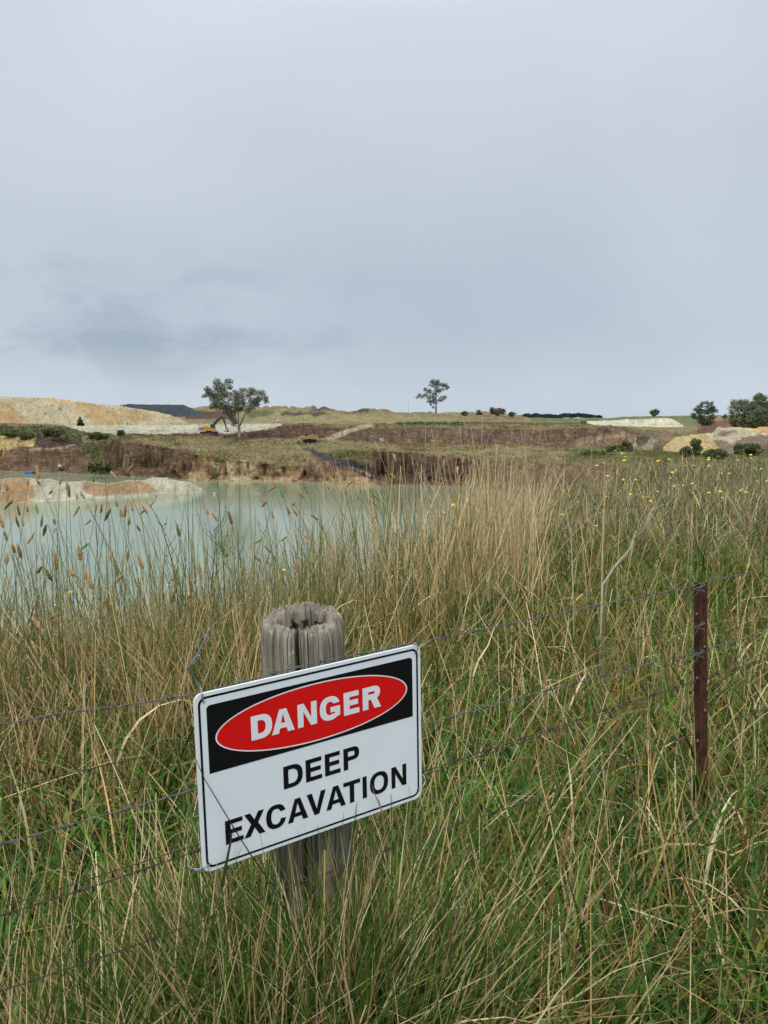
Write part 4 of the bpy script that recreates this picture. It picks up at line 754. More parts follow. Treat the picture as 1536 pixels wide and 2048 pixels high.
# old round post, cracked and hollow at the top
pc = FP(615, 1333, -.090) + np.array([.022, 0, 0]); PR = .0765
gz0 = float(gheight(pc[0], pc[1])) - .06
ptop = P(611, 1226, float(pc[1])); Hp = ptop[2] - gz0 - .009
nA, nZ, nT = 1100, 90, 46; th_ = np.linspace(0, 2 * math.pi, nA, endpoint=False); dirc = math.atan2(-pc[1], -pc[0])
crk = [(-.13, .055, .07, 1.0), (.66, .03, .02, .75), (-.5, .012, .006, .8), (-.85, .010, .006, .9), (.15, .014, .008, .5), (.36, .012, .007, .8), (-.3, .012, .006, .6), (1.0, .012, .008, .5), (2.6, .05, .04, .6), (-2.2, .03, .03, .7)]
crng = np.random.default_rng(4); fcr = [(crng.uniform(-math.pi, math.pi), crng.uniform(.007, .016), crng.uniform(.002, .006), crng.uniform(.3, 1.0), crng.uniform(-.04, .04)) for _ in range(60)]
def prof(z01):   # radius per angle at height fraction
    a = (th_ - dirc + math.pi) % (2 * math.pi) - math.pi; zz = z01 * Hp
    r = PR * (1.02 - .03 * z01) + fbm(a * 2.2 + 9, zz * 2 + 0 * a, 301, 3) * .005 - np.abs(fbm(a * 26, zz * 3.0 + 0 * a, 303, 3)) * .0040 - np.abs(fbm(a * 60, zz * 5 + 0 * a, 304, 2)) * .0016
    for c_a, wv, dp, ln in crk:
        cc_ = c_a + .03 * math.sin(zz * 9 + c_a * 7); k_ = np.clip((z01 - (1 - ln)) / .12, 0, 1) if ln < 1 else 1; r = r - dp * k_ * np.exp(-((a - cc_) / (wv * .62)) ** 4)
    for c_a, wv, dp, ln, sl in fcr:
        k_ = np.clip((z01 - (1 - ln)) / .15, 0, 1); d_ = a - (c_a + sl * (1 - z01) * 3 + .012 * math.sin(zz * 14 + c_a * 9)); r = r - dp * k_ * np.exp(-(d_ / wv) ** 2)
    if z01 > .975: r = r - .006 * ((z01 - .975) / .025) ** 2
    return r
V = []; Cc = []
rimn = fbm(np.cos(th_) * 3, np.sin(th_) * 3, 310, 3) * .005 + fbm(th_ * 24, 0 * th_, 311, 3) * .0025
for i in range(nZ):
    z01 = (i / (nZ - 1)) ** .8; r = prof(z01); z = gz0 + z01 * Hp + ((rimn - .011 * np.cos(th_ - dirc)) * max(0, (z01 - .93) / .07)); V.append(np.stack([pc[0] + r * np.cos(th_), pc[1] + r * np.sin(th_), z + 0 * r], -1))
rt = prof(1.0); ztop = gz0 + Hp + rimn; tiltz = -.011 * np.cos(th_ - dirc)
for j in range(1, nT + 1):
    f_ = 1 - j / nT * .985; r = rt * f_; x = pc[0] + r * np.cos(th_); y = pc[1] + r * np.sin(th_)
    lip = np.interp(f_, [0, .34, .58, .71, .88, 1], [-.17, -.15, -.08, -.006, .003, 0]); ragg = (fbm(x * 260, y * 260, 320, 3) * .009 + fbm(x * 70, y * 70, 321, 3) * .005) * min(1, (1 - f_) * 12)
    z = gz0 + Hp + rimn * f_ + tiltz * f_ + lip * (1 + .35 * fbm(th_ * 2.3, 0 * th_, 322, 2)) + ragg; V.append(np.stack([x, y, z], -1))
V = np.array(V); nR = len(V); idx = np.arange(nR * nA).reshape(nR, nA); nx = np.roll(idx, -1, 1)
Fq = np.stack([idx[:-1], nx[:-1], nx[1:], idx[1:]], -1).reshape(-1, 4)
mw = Mat('weathered_wood', .95, .08)
vgr = mw.noise(70, 6, .7, (1, 1, .035)); fine = mw.noise(260, 4, .7, (1, 1, .06)); lich = mw.noise(26, 5, .75)
c_ = mw.ramp(vgr, [(.28, A(66, 58, 50)), (.40, A(124, 115, 102)), (.55, A(166, 157, 140)), (.75, A(196, 188, 170))]); c_ = mw.mix(mw.ramp(fine, [(.35, g3(.55)), (.5, g3(0))]), c_, A(84, 74, 64))
c_ = mw.mix(mw.ramp(lich, [(.52, g3(0)), (.68, g3(.6))]), c_, A(150, 156, 110)); c_ = mw.mix(mw.ramp(mw.noise(60, 3, .6), [(.66, g3(0)), (.72, g3(.7))]), c_, A(196, 200, 186)); mw.base(c_)
b_ = mw.bump(vgr, .7, .004); mw.bump(fine, .6, .002, b_)
rot = Mat('dark_heartwood', .95, .05); rot.base(rot.ramp(rot.noise(120, 5, .7, (1, 1, .2)), [(.3, A(48, 40, 34)), (.55, A(88, 76, 66)), (.75, A(136, 124, 110))])); rot.bump(rot.noise(300, 4), .7, .003)  # darker wood on the inner faces of the hollow top
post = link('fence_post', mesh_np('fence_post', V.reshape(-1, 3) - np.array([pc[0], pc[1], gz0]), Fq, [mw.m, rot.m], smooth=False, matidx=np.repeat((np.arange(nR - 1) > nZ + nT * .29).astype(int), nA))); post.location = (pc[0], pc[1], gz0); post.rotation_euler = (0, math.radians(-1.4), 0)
tag(post, 'weathered grey wooden post with split hollow top behind the sign', 'fence post')
m = MB(); w0 = Matrix.Rotation(math.radians(1.4), 3, 'Y') @ Vector(FP(577, 1342, .004) - np.array(post.location)); w0 = np.array(w0); m.tube([tuple(w0 + np.array(v)) for v in ((.004, -.002, .012), (0, -.006, .010), (-.002, -.008, 0), (.0, -.006, -.010), (.004, -.002, -.014))], .0016, 6); m.build('staple', M_GALV, post, True)
# wire ties of the sign
def tie(name_pts, lab, rad=.0012, mat=M_TIE):
    p0 = np.array(name_pts[0][0]); o_ = empty('tie_wire', tuple(p0)); tag(o_, lab, 'tie wire', 'wire ties holding the sign')
    for pts in name_pts:
        q_ = [np.array(p) for p in pts]; out_p = []
        for i_ in range(len(q_) - 1):
            a = q_[max(i_ - 1, 0)]; b = q_[i_]; c = q_[i_ + 1]; d = q_[min(i_ + 2, len(q_) - 1)]
            for t in np.linspace(0, 1, 6, endpoint=False): out_p.append(.5 * ((2 * b) + (-a + c) * t + (2 * a - 5 * b + 4 * c - d) * t * t + (-a + 3 * b - 3 * c + d) * t ** 3))
        out_p.append(q_[-1]); m_ = MB(); m_.tube([tuple(p - p0) for p in out_p], rad, 6); m_.build('strand', mat, o_, True)
z7 = lambda x, y, o_: SP(360 + x / 10.24, 1280 + y / 10.24, o_)
tie([[SP(418, 1257, .02), z7(510, 0, .02), z7(370, 270, .015), z7(215, 520, .01), z7(195, 640, .005), z7(270, 760, .0), z7(370, 930, -.01), z7(425, 1000, -.008), z7(448, 1100, .003), z7(462, 1220, .003), z7(480, 1290, -.001)], [z7(390, 310, .02), z7(340, 420, .015), z7(240, 530, .01), z7(210, 640, .008), z7(262, 730, .004), z7(330, 860, -.006), z7(415, 960, -.012)]], 'long twisted bright wire tie sticking up at the upper left sign corner')
z8 = lambda x, y, o_: SP(740 + x / 5.54, 1270 + y / 5.54, o_)
tie([[z8(478, 110, -.006), z8(490, 88, .004), z8(515, 100, .008), z8(528, 140, .008), z8(515, 185, .005), z8(495, 205, -.001)]], 'short wire loop at the upper right sign corner', .001)
tie([[z8(578, 1545, -.006), z8(602, 1570, .0), z8(612, 1620, .004), z8(590, 1670, .006), z8(545, 1700, .004), z8(515, 1712, -.001)]], 'thin wire loop at the lower right sign corner', .001)
z5_ = lambda x, y, o_: SP(370 + x / 3.072, 1180 + y / 3.072, o_)
tie([[z5_(160, 1680, -.001), z5_(130, 1702, .005), z5_(80, 1716, .004), z5_(45, 1712, -.004), z5_(60, 1726, -.008), z5_(240, 1728, -.01), z5_(330, 1722, -.01)], [z5_(45, 1712, -.004), z5_(15, 1690, -.01)]], 'wire loop hooked through the lower left sign corner', .001)

# ================================================================== GRASS
G_green = [A(78, 106, 48), A(96, 124, 60), A(62, 92, 48), A(112, 136, 78), A(70, 96, 62), A(120, 132, 66)]
G_straw = [A(196, 172, 124), A(178, 150, 104), A(160, 132, 90), A(208, 188, 144), A(146, 118, 82), A(186, 160, 106)]
G_dark = [A(84, 66, 42), A(62, 52, 34), A(100, 82, 54)]
G_grey = [A(150, 140, 118), A(128, 120, 98), A(116, 110, 84), A(140, 118, 90)]
def blades(pos_, L_, W, az_, t0, t1, col_, K=5, kink=None, taper=1.0, rng=RNG):
    n_ = len(pos_); th = t0[:, None] + (t1 - t0)[:, None] * np.linspace(0, 1, K)[None] ** 1.4
    if kink is not None: th = th + kink[:, None] * (np.linspace(0, 1, K)[None] > rng.uniform(.3, .8, n_)[:, None])
    dl = (L_ / K)[:, None]; hx = np.cumsum(np.sin(th) * dl, 1); hz = np.cumsum(np.cos(th) * dl, 1); hx = np.concatenate([np.zeros((n_, 1)), hx], 1); hz = np.concatenate([np.zeros((n_, 1)), hz], 1)
    ca, sa = np.cos(az_)[:, None], np.sin(az_)[:, None]; cx = pos_[:, 0:1] + hx * ca; cy = pos_[:, 1:2] + hx * sa; cz = pos_[:, 2:3] + hz
    wa = az_ + math.pi / 2 + rng.normal(size=n_) * .5; tw = rng.normal(size=n_) * .9; s_ = np.linspace(0, 1, K + 1)[None]
    ww = (W[:, None] / 2) * np.clip(1 - (s_ ** 2) * taper * .93, .05, 1) * np.clip(.55 + s_ * 2, 0, 1); a_ = wa[:, None] + tw[:, None] * s_
    wx = np.cos(a_) * ww; wy = np.sin(a_) * ww; wz = ww * .25 * np.sin(s_ * 3)
    V_ = np.stack([np.stack([cx - wx, cy - wy, cz - wz], -1), np.stack([cx + wx, cy + wy, cz + wz], -1)], 2).reshape(-1, 3)
    b_ = (np.arange(n_) * (K + 1) * 2)[:, None] + (np.arange(K) * 2)[None]; F_ = np.stack([b_, b_ + 1, b_ + 3, b_ + 2], -1).reshape(-1, 4)
    C_v = np.repeat(col_, (K + 1) * 2, 0); return V_, F_, C_v
def pickc(pal, n_, rng=RNG, j=.22):
    p = np.array(pal)[rng.integers(len(pal), size=n_)]; return p * rng.uniform(1 - j, 1 + j, (n_, 1)) * rng.uniform(.94, 1.06, (n_, 3))
class GB:
    def __init__(s): s.V = []; s.F = []; s.C = []; s.n = 0
    def add(s, V_, F_, C_): s.V.append(V_); s.F.append(F_ + s.n); s.C.append(C_); s.n += len(V_)
    def build(s, name, lab):
        o_ = link(name, mesh_np(name, np.concatenate(s.V), np.concatenate(s.F), M_GRASS, np.concatenate(s.C))); tag(o_, lab, 'grass', kind='stuff'); return o_
def scatter(n_, r0, r1, a0, a1, pw=.5, rng=RNG, edge=True):
    a = np.radians(rng.uniform(a0, a1, n_)); u = rng.random(n_); r = (r0 ** (2 * pw) + u * (r1 ** (2 * pw) - r0 ** (2 * pw))) ** (1 / (2 * pw)) if pw > 0 else r0 * (r1 / r0) ** u
    if edge: ok = r < edge_r(a) + rng.uniform(-.1, .5, n_); a = a[ok]; r = r[ok]
    x = r * np.sin(a); y = r * np.cos(a); return np.stack([x, y, gheight(x, y) - .01], -1), r, a
def keep_out(p, r, h):
    """not through the sign or post"""
    d = np.hypot(p[:, 0] - pc[0], p[:, 1] - pc[1]) > PR + .01; q_ = (p - pos) @ ez; lx_ = (p - pos) @ ex
    return d & ~((np.abs(lx_) < .26) & (q_ > -.02) & (q_ < .06) & (h > .86))
g = GB()
def layer(gb, n_, r0, r1, a0, a1, Lr, Wr, t0s, t1r, pal, K=5, kinkp=0, pw=.5, az_bias=None, dens=None, hmul=1.0, taper=1.0, wr_r=0.0, lift=0.0):
    p, r, a = scatter(n_, r0, r1, a0, a1, pw); m_ = len(p)
    if dens is not None: ok = RNG.random(m_) < dens(p, r, a); p = p[ok]; r = r[ok]; a = a[ok]; m_ = len(p)
    L_ = RNG.uniform(*Lr, m_) * hmul * (1 + .22 * fbm(p[:, 0] / .6, p[:, 1] / .6, 400, 2)); L_ = np.where(r < 1.1, L_ * .88, L_)
    p[:, 2] += RNG.uniform(0, 1, m_) * lift * np.clip((edge_r(a) - r) / 1.0 + .35, .3, 1)
    edge_short = np.clip((edge_r(a) - r) / 1.2, 0, 1) * .35 + .65; L_ = L_ * np.where(np.degrees(a) < 0, edge_short, 1)
    W_ = RNG.uniform(*Wr, m_) * (1 + wr_r * np.clip(r - 5, 0, 20)); az_ = RNG.uniform(0, 2 * math.pi, m_)
    if az_bias is not None: az_ = np.where(RNG.random(m_) < az_bias[1], az_bias[0] + RNG.normal(size=m_) * .5, az_)
    t0 = np.abs(RNG.normal(size=m_)) * t0s; t1 = t0 + RNG.uniform(*t1r, m_); kk = np.where(RNG.random(m_) < kinkp, RNG.uniform(-1.6, 1.6, m_), 0)
    ok = keep_out(p, r, L_); c_ = pickc(pal, m_)
    gb.add(*blades(p[ok], L_[ok], W_[ok], az_[ok], t0[ok], t1[ok], c_[ok], K, kk[ok], taper))
def gd(p, r, a): return np.clip(.62 + 1.3 * fbm(p[:, 0] / 1.1, p[:, 1] / 1.1, 410, 3) + .3 * (np.degrees(a) > 2) * (r > 2) * (r < 6), .08, 1)
def sd_(p, r, a): return np.clip(.55 - 1.1 * fbm(p[:, 0] / 1.1, p[:, 1] / 1.1, 410, 3) + .35 * (np.degrees(a) < -8) * (r > 2.2), .10, 1)
# near zone
GL = [A(76, 104, 32), A(100, 124, 44), A(60, 86, 30), A(122, 138, 64), A(74, 100, 46), A(142, 136, 58), A(122, 108, 54), A(134, 112, 66)]
SL = [A(222, 200, 150), A(206, 176, 122), A(178, 148, 98), A(232, 216, 170), A(154, 120, 78), A(206, 180, 120)]
GD_ = [A(62, 98, 28), A(86, 124, 40), A(52, 84, 32), A(104, 138, 62), A(72, 108, 50)]
def left(p, r, a): return sd_(p, r, a)
layer(g, 15000, .95, 6.5, -33, 33, (.36, .88), (.0055, .0130), .50, (.4, 2.6), GL, 7, .25, dens=gd)
layer(g, 30000, .95, 6.5, -33, 33, (.14, .42), (.005, .0125), .95, (.3, 2.0), GL + GD_, 6, .3, dens=gd, lift=.46)
layer(g, 18000, .95, 6.5, -33, 33, (.12, .40), (.003, .0095), 1.05, (.0, 1.9), SL + [A(150, 116, 72), A(136, 102, 62), A(176, 150, 84)], 6, .45, dens=sd_, lift=.48)
layer(g, 10000, .95, 6.5, -33, 33, (.30, .80), (.0030, .0060), .60, (.2, 1.9), GL[:5] + [A(150, 152, 92)], 5, .3)
layer(g, 9500, .95, 6.5, -33, 33, (.30, .88), (.0024, .0048), .85, (.0, .9), SL, 5, .40, dens=sd_, taper=.6)
layer(g, 8000, .95, 6.5, -33, 33, (.25, .70), (.004, .0100), .7, (.8, 3.0), SL + [A(158, 146, 84), A(136, 104, 66)], 7, .5, dens=sd_)
layer(g, 17000, .95, 6.5, -33, 33, (.12, .42), (.0035, .007), .7, (.2, 1.8), G_dark + G_dark + G_green[:2], 4, .3)
layer(g, 9500, .95, 2.8, -33, 33, (.40, .90), (.009, .021), .6, (.8, 2.6), GD_, 9, .15)
layer(g, 3200, .95, 4.5, -33, 33, (.5, .95), (.0028, .0045), 1.15, (.0, .6), SL, 6, .3, taper=.5)
layer(g, 1600, 1.1, 1.75, -26, 14, (.60, .84), (.003, .010), .4, (.3, 1.6), GL + SL[:4], 6, .2)
layer(g, 2600, 1.08, 1.45, -24, 10, (.64, .92), (.003, .010), .24, (.1, 1.5), GL[:5] + GD_ + SL[:5], 7, .25)
layer(g, 2600, 1.16, 1.42, -14, 2, (.74, .96), (.003, .009), .14, (.1, 1.0), GL[:5] + GD_ + SL[:4], 7, .2)
layer(g, 900, .98, 1.4, -33, -17, (.78, 1.0), (.003, .008), .25, (.1, 1.0), GL[:4] + SL[:2], 6, .12)
layer(g, 700, 1.1, 2.0, 4, 33, (.7, .92), (.003, .008), .35, (.1, 1.3), GL[:4] + SL[:2], 6, .15)
# long stems bowing over on the left edge
layer(g, 5000, 2.4, 4.9, -33, -5, (.55, .95), (.003, .0052), .32, (-.1, .8), SL + SL[:3] + GL[:2], 6, .15, taper=.6)
layer(g, 2600, 2.4, 4.9, -33, -5, (.5, .85), (.004, .009), .3, (.2, 1.6), GL, 6, .15)
layer(g, 650, 4.1, 5.3, -9.5, 0, (.75, 1.15), (.0032, .0055), .22, (-.1, .4), [SL[0], SL[1], SL[5], A(88, 108, 62)], 6, .05, taper=.6, az_bias=(math.pi, .7))
layer(g, 2300, 2.8, 5.0, -33, -3, (.7, 1.18), (.003, .0046), .15, (-.1, .35), [A(98, 108, 58), A(122, 126, 70), A(160, 146, 96)], 6, .03, taper=.6)
# middle stand of tall dry stalks
def mid(p, r, a): d = np.degrees(a); return np.exp(-((d - 5.5) / 5.0) ** 2) * (r > 3.9) * (r < 8.5) * np.clip(.55 + 2.2 * fbm(p[:, 0] / .45, p[:, 1] / .45, 415, 3), .02, 1)
layer(g, 8500, 3.8, 8.5, -8, 17, (.55, 1.22), (.0042, .0075), .17, (-.1, .5), [SL[0], SL[1], SL[3], SL[0], SL[2]], 6, .12, dens=mid, taper=.55)
layer(g, 9000, 3.5, 8.5, -6, 17, (.35, .8), (.005, .011), .35, (.2, 1.6), GL, 6, .15)
layer(g, 500, 3.8, 6.5, -6, 8, (.8, 1.1), (.003, .005), .18, (-.1, .3), [A(88, 108, 62), A(104, 122, 70)], 6, .05, taper=.6)
# farther right meadow
layer(g, 26000, 6.0, 27, 1, 34, (.12, .36), (.008, .016), .95, (.2, 1.8), GL + GL + GL + SL[:3], 4, .3, pw=.30, wr_r=.05, lift=.42)
layer(g, 42000, 6.0, 27, 1, 34, (.25, .74), (.008, .016), .35, (.2, 1.8), GL + [A(134, 140, 92)] * 2, 4, .15, pw=.30, wr_r=.05)
layer(g, 19000, 6.0, 27, 1, 34, (.35, .84), (.005, .009), .45, (.0, .8), SL + G_grey[:3] + [A(176, 164, 136)] * 3, 4, .25, pw=.30, taper=.7, wr_r=.05, dens=sd_)
layer(g, 26000, 6.0, 27, 1, 34, (.12, .5), (.006, .012), .5, (.0, 1.2), G_dark + G_green + [A(120, 108, 96)], 3, .2, pw=.30, wr_r=.05)
layer(g, 7000, 7.0, 27, 4, 34, (.6, .95), (.004, .008), .35, (.0, 1.6), [A(176, 164, 136), A(150, 146, 112), A(128, 118, 110)] + SL[:1], 6, .25, pw=.30, taper=.6, wr_r=.04)
# outside the frame, thin cover so that the bank is not bare from a step aside
layer(g, 14000, 1.0, 9, 33, 62, (.3, .65), (.006, .010), .35, (.1, 1.3), G_green[:4] + G_straw[:3], 4, .2)
layer(g, 9000, 1.0, 4.6, -62, -33, (.3, .65), (.006, .010), .35, (.1, 1.3), G_green[:4] + G_straw[:3], 4, .2)
layer(g, 9000, .45, .95, -70, 70, (.2, .42), (.004, .008), .4, (.2, 1.5), G_green[:4] + G_straw[:3], 4, .2)
g.build('meadow_grass', 'tangled green and straw coloured grass around the fence')

# grass blades lying across the sign
def strip(name, pts, w_, col_, lab):
    pts = [np.array(p) for p in pts]; V_ = []; 
    for i_, p in enumerate(pts):
        t = pts[min(i_ + 1, len(pts) - 1)] - pts[max(i_ - 1, 0)]; s_ = np.cross(t, ez); s_ /= np.linalg.norm(s_); V_ += [p - s_ * w_[i_] / 2, p + s_ * w_[i_] / 2]
    V_ = np.array(V_); o0 = pts[0]; o_ = link(name, mesh_np(name, V_ - o0, [[2 * i_, 2 * i_ + 1, 2 * i_ + 3, 2 * i_ + 2] for i_ in range(len(pts) - 1)], M_GRASS, np.repeat(np.array([col_]), len(V_), 0))); o_.location = tuple(o0); tag(o_, lab, 'grass blade')
strip('fallen_stalk', [SP(383, 1500, .01), SP(410, 1560, .012), SP(445, 1618, .012), SP(475, 1668, .012), SP(505, 1715, .01), SP(560, 1790, .0)], [.0008, .0014, .0016, .0018, .002, .002], A(66, 62, 44), 'thin dark grass stem slanting across the lower left of the sign')
strip('fallen_leaf', [SP(466, 1655, .01), SP(460, 1690, .012), SP(452, 1730, .012), SP(444, 1775, .01)], [.0008, .004, .0055, .006], A(70, 84, 50), 'short green blade in front of the first letter of the lowest word')
strip('fallen_stalk', [SP(744, 1570, .01), SP(750, 1590, .012), SP(757, 1603, .012), SP(762, 1618, .012), SP(770, 1650, .01), SP(768, 1700, .0)], [.0006, .0012, .004, .0022, .003, .002], A(176, 150, 110), 'short straw seed stem over the bottom edge of the sign')

# ---------------- seed-headed stalks
def head_mesh(name, mat, Ln, R0, sd):
    rng = np.random.default_rng(sd); nA_, nZ_ = 9, 22; V_ = []
    for i_ in range(nZ_):
        t = i_ / (nZ_ - 1); pr = R0 * (max(0.02, math.sin(math.pi * min(1, (t + .04)) ** .72)) ** .55)
        for k_ in range(nA_): a = 2 * math.pi * k_ / nA_ + i_ * .35; r = pr * (1 + .28 * rng.uniform(-1, 1)); V_.append((r * math.cos(a), r * math.sin(a), t * Ln))
    id_ = np.arange(nA_ * nZ_).reshape(nZ_, nA_); nx_ = np.roll(id_, -1, 1); F_ = np.stack([id_[:-1], nx_[:-1], nx_[1:], id_[1:]], -1).reshape(-1, 4); return mesh_np(name, V_, F_, mat)
def headmat(name, a, b):
    m_ = Mat(name, .9, .1); m_.base(m_.ramp(m_.noise(500, 3, .7), [(.35, a), (.65, b)])); m_.bump(m_.noise(700, 2), .8, .001); return m_.m
M_H = [headmat('seed_brown', A(158, 122, 80), A(208, 170, 120)), headmat('seed_tan', A(164, 136, 94), A(208, 182, 134)), headmat('seed_green', A(96, 122, 70), A(140, 160, 100)), headmat('seed_olive', A(104, 100, 62), A(150, 140, 92))]
M_ST = [plain('stem_green', A(92, 106, 66), .6, .2, nscale=9), plain('stem_straw', A(176, 150, 104), .7, .2, nscale=9), plain('stem_dark', A(88, 78, 54), .7, .2, nscale=9)]
HM = [[head_mesh('seed_head', m_, .048, .0056, k_ * 10 + j) for j in range(3)] for k_, m_ in enumerate(M_H)]
HL = [(x / 3.072, 950 + y / 3.072) for x, y in [(250, 45), (320, 75), (368, 42), (410, 75), (425, 118), (474, 133), (520, 130), (488, 172), (172, 210), (327, 250), (620, 215), (678, 190), (722, 180), (585, 210), (752, 240), (765, 240), (818, 205), (895, 185), (905, 215), (252, 300), (282, 290), (120, 230), (145, 295), (115, 300), (345, 300), (575, 25), (170, 45), (45, 80), (45, 130), (75, 140), (220, 160), (560, 255), (790, 290), (860, 325), (690, 440), (545, 400), (255, 545), (350, 560), (415, 562), (495, 505), (170, 400), (45, 385), (40, 530), (130, 490), (780, 505), (880, 560), (1105, 360), (1425, 285), (1390, 485), (1280, 228), (1335, 262), (1090, 550), (200, 860), (195, 1010), (320, 630), (570, 680), (755, 590), (725, 600), (1050, 765), (1355, 845), (1300, 725), (1205, 780), (1265, 870), (675, 820), (360, 830), (20, 305), (30, 600), (90, 460), (590, 980), (110, 1050), (230, 1090), (1235, 620), (1475, 660), (30, 1115), (905, 1110), (500, 1130), (240, 5), (20, -120), (815, -80), (640, -60), (680, -40)]]
HM_ = [(500 + x / 2.56, 950 + y / 2.56) for x, y in [(128, 40), (190, 60), (272, 100), (300, 85), (230, 128), (62, 130), (82, 122), (205, 185), (245, 195), (170, 98), (60, 310), (55, 430), (110, 385), (90, 440), (480, 195), (300, 315), (350, 215), (645, 195), (705, 90), (650, 140), (690, 45), (495, 85), (565, 95), (745, 165), (850, 155), (745, 5), (915, 180), (405, 55), (525, 15), (770, 310), (260, 490), (190, 300), (345, 390), (120, 210), (375, 265), (660, 110)]]
HM_ += [(740 + x / 3.657, 740 + y / 3.657) for x, y in [(65, 580), (125, 540), (170, 590), (190, 600), (345, 710), (290, 595), (540, 685), (640, 685), (675, 660), (840, 720), (1370, 680), (395, 710)]]
HR = [(1201, 985), (1221, 970), (1240, 1022), (1178, 1045), (1232, 1078), (1322, 1070), (1268, 1128), (1290, 1100), (1468, 1048), (1500, 1045), (1438, 1128), (1385, 1142), (1512, 1112), (1170, 1060), (1196, 1075)]
def stalk(hx, hy, Dd, lean, lab, grp, kind_, scl, nod=0):
    top = P(hx, hy, Dd); gx_ = top[0] - lean[0]; gy_ = top[1] - lean[1]; gz_ = float(gheight(gx_, gy_)); root = empty('seed_stalk', (gx_, gy_, gz_)); tag(root, lab, 'grass stalk', grp)
    H_ = top[2] - gz_; l = np.array([lean[0], lean[1], 0]); pts = []
    for t in np.linspace(0, 1, 9): pts.append(tuple(l * t ** 1.7 + np.array([0, 0, H_ * (t - .0 * t)]) ))
    m_ = MB(); m_.tube(pts, [.0021 - .0011 * t for t in np.linspace(0, 1, 9)], 5); m_.build('stem', random.choice(M_ST if kind_ != 2 else M_ST[:1]), root, True)
    h = link('seed_head', random.choice(HM[kind_]), root); h.location = pts[-1]; d = Vector(pts[-1]) - Vector(pts[-2]); d.z -= nod * d.length; ax = d.normalized(); h.rotation_euler = ax.to_track_quat('Z', 'Y').to_euler(); h.scale = (scl * random.uniform(.8, 1.05),) * 2 + (scl * random.uniform(.7, 1.25),)
for i, (x, y) in enumerate(HL):
    Dd = 4.3 - (y - 990) / 200 * .8 + random.uniform(-.35, .3); Dd = min(4.6, max(2.3, Dd)); big_ = (y > 1080); k_ = random.choices([0, 1, 2, 3], [5, 2, 1.6, 2.2])[0]
    stalk(x, y + 6, Dd, (random.gauss(-.04, .12), random.gauss(0, .08)), ('green' if k_ == 2 else 'tan' if k_ == 1 else 'olive' if k_ == 3 else 'brown') + (' seed head standing up against the far side of the pond and the sand spit' if y < 1010 else ' seed head against the open water below the spit' if y < 1090 else ' seed head against the near water, level with the dark weeds' if y < 1180 else ' seed head low in the grass, under the edge of the water'), 'seed heads standing along the pond side of the grass', k_, random.uniform(.95, 1.5) + (.35 if big_ else 0), random.choice([0, 0, .4, 1.2]))
for i, (x, y) in enumerate(HM_):
    Dd = random.uniform(4.6, 6.0); k_ = random.choices([0, 1, 2, 3], [4, 3, 2, 2])[0]
    stalk(x, y + 6, Dd, (random.gauss(-.22 if x < 760 else -.06, .1), random.gauss(0, .1)), ('green' if k_ == 2 else 'tan' if k_ == 1 else 'olive' if k_ == 3 else 'brown') + (' seed head in front of the far rock face, between the dry stalks' if y < 965 else ' seed head over the water beyond the post' if x < 640 else ' seed head among the dry stalks, below the far waterline'), 'seed heads among the tall dry stalks', k_, random.uniform(1.1, 1.6), random.choice([0, .5, 1.2]))
for i, (x, y) in enumerate(HR):
    stalk(x, y + 6, random.uniform(5.2, 7), (random.gauss(0, .12), 0), 'stalk with a seed head in the meadow behind the rusty picket', 'seed heads in the meadow on the right', random.choice([0, 0, 1]), 1.3, .3)
stalk(1381, 1160, 2.25, (.01, .05), 'bright green seed head just above the rusty picket', None, 2, 1.2)
# tall bare dry stalks
TS = [(740 + x / 3.657, 740 + y / 3.657) for x, y in [(240, 365), (405, 420), (445, 425), (660, 400), (675, 330), (735, 400), (825, 310), (740, 475), (870, 465), (915, 500), (1100, 430), (1145, 345), (1215, 355), (1270, 440), (1255, 430), (785, 525), (305, 630), (515, 630), (1280, 670), (955, 610), (550, 600), (630, 640), (800, 560), (840, 620), (1010, 560), (925, 560)]] + [(800, 930), (640, 925), (690, 905), (1215, 950), (1183, 898), (1390, 940), (1268, 960), (665, 880), (700, 960)]
SM = Mat('dry_stalk', .7, .2); SM.base(SM.ramp(SM.noise(6, 3), [(.35, A(182, 148, 108)), (.65, A(216, 190, 146))])); SM = SM.m
for i, (x, y) in enumerate(TS):
    Dd = random.uniform(4.8, 6.2); top = P(x, y, Dd); lx_ = random.gauss(-.16 if x < 960 else .05, .12); gx_, gy_ = top[0] - lx_, top[1] + random.gauss(0, .1); gz_ = float(gheight(gx_, gy_)); H_ = top[2] - gz_
    m_ = MB(); m_.tube([(lx_ * t ** 1.25, (top[1] - gy_) * t, H_ * t) for t in np.linspace(0, 1, 8)], [.0032 - .0024 * t for t in np.linspace(0, 1, 8)], 5); o = m_.build('dry_stalk', SM, None, True); o.location = (gx_, gy_, gz_)
    tag(o, ('tall bare straw stalk standing against the pond and far rock face' if x < 850 else 'tall bare straw stalk in the highest middle bunch, reaching the brown cut face' if x < 1010 else 'tall bare straw stalk in the bunch right of the highest one' if x < 1120 else 'tall bare straw stalk standing alone above the flowering meadow'), 'grass stalk', 'tall bare dry stalks')
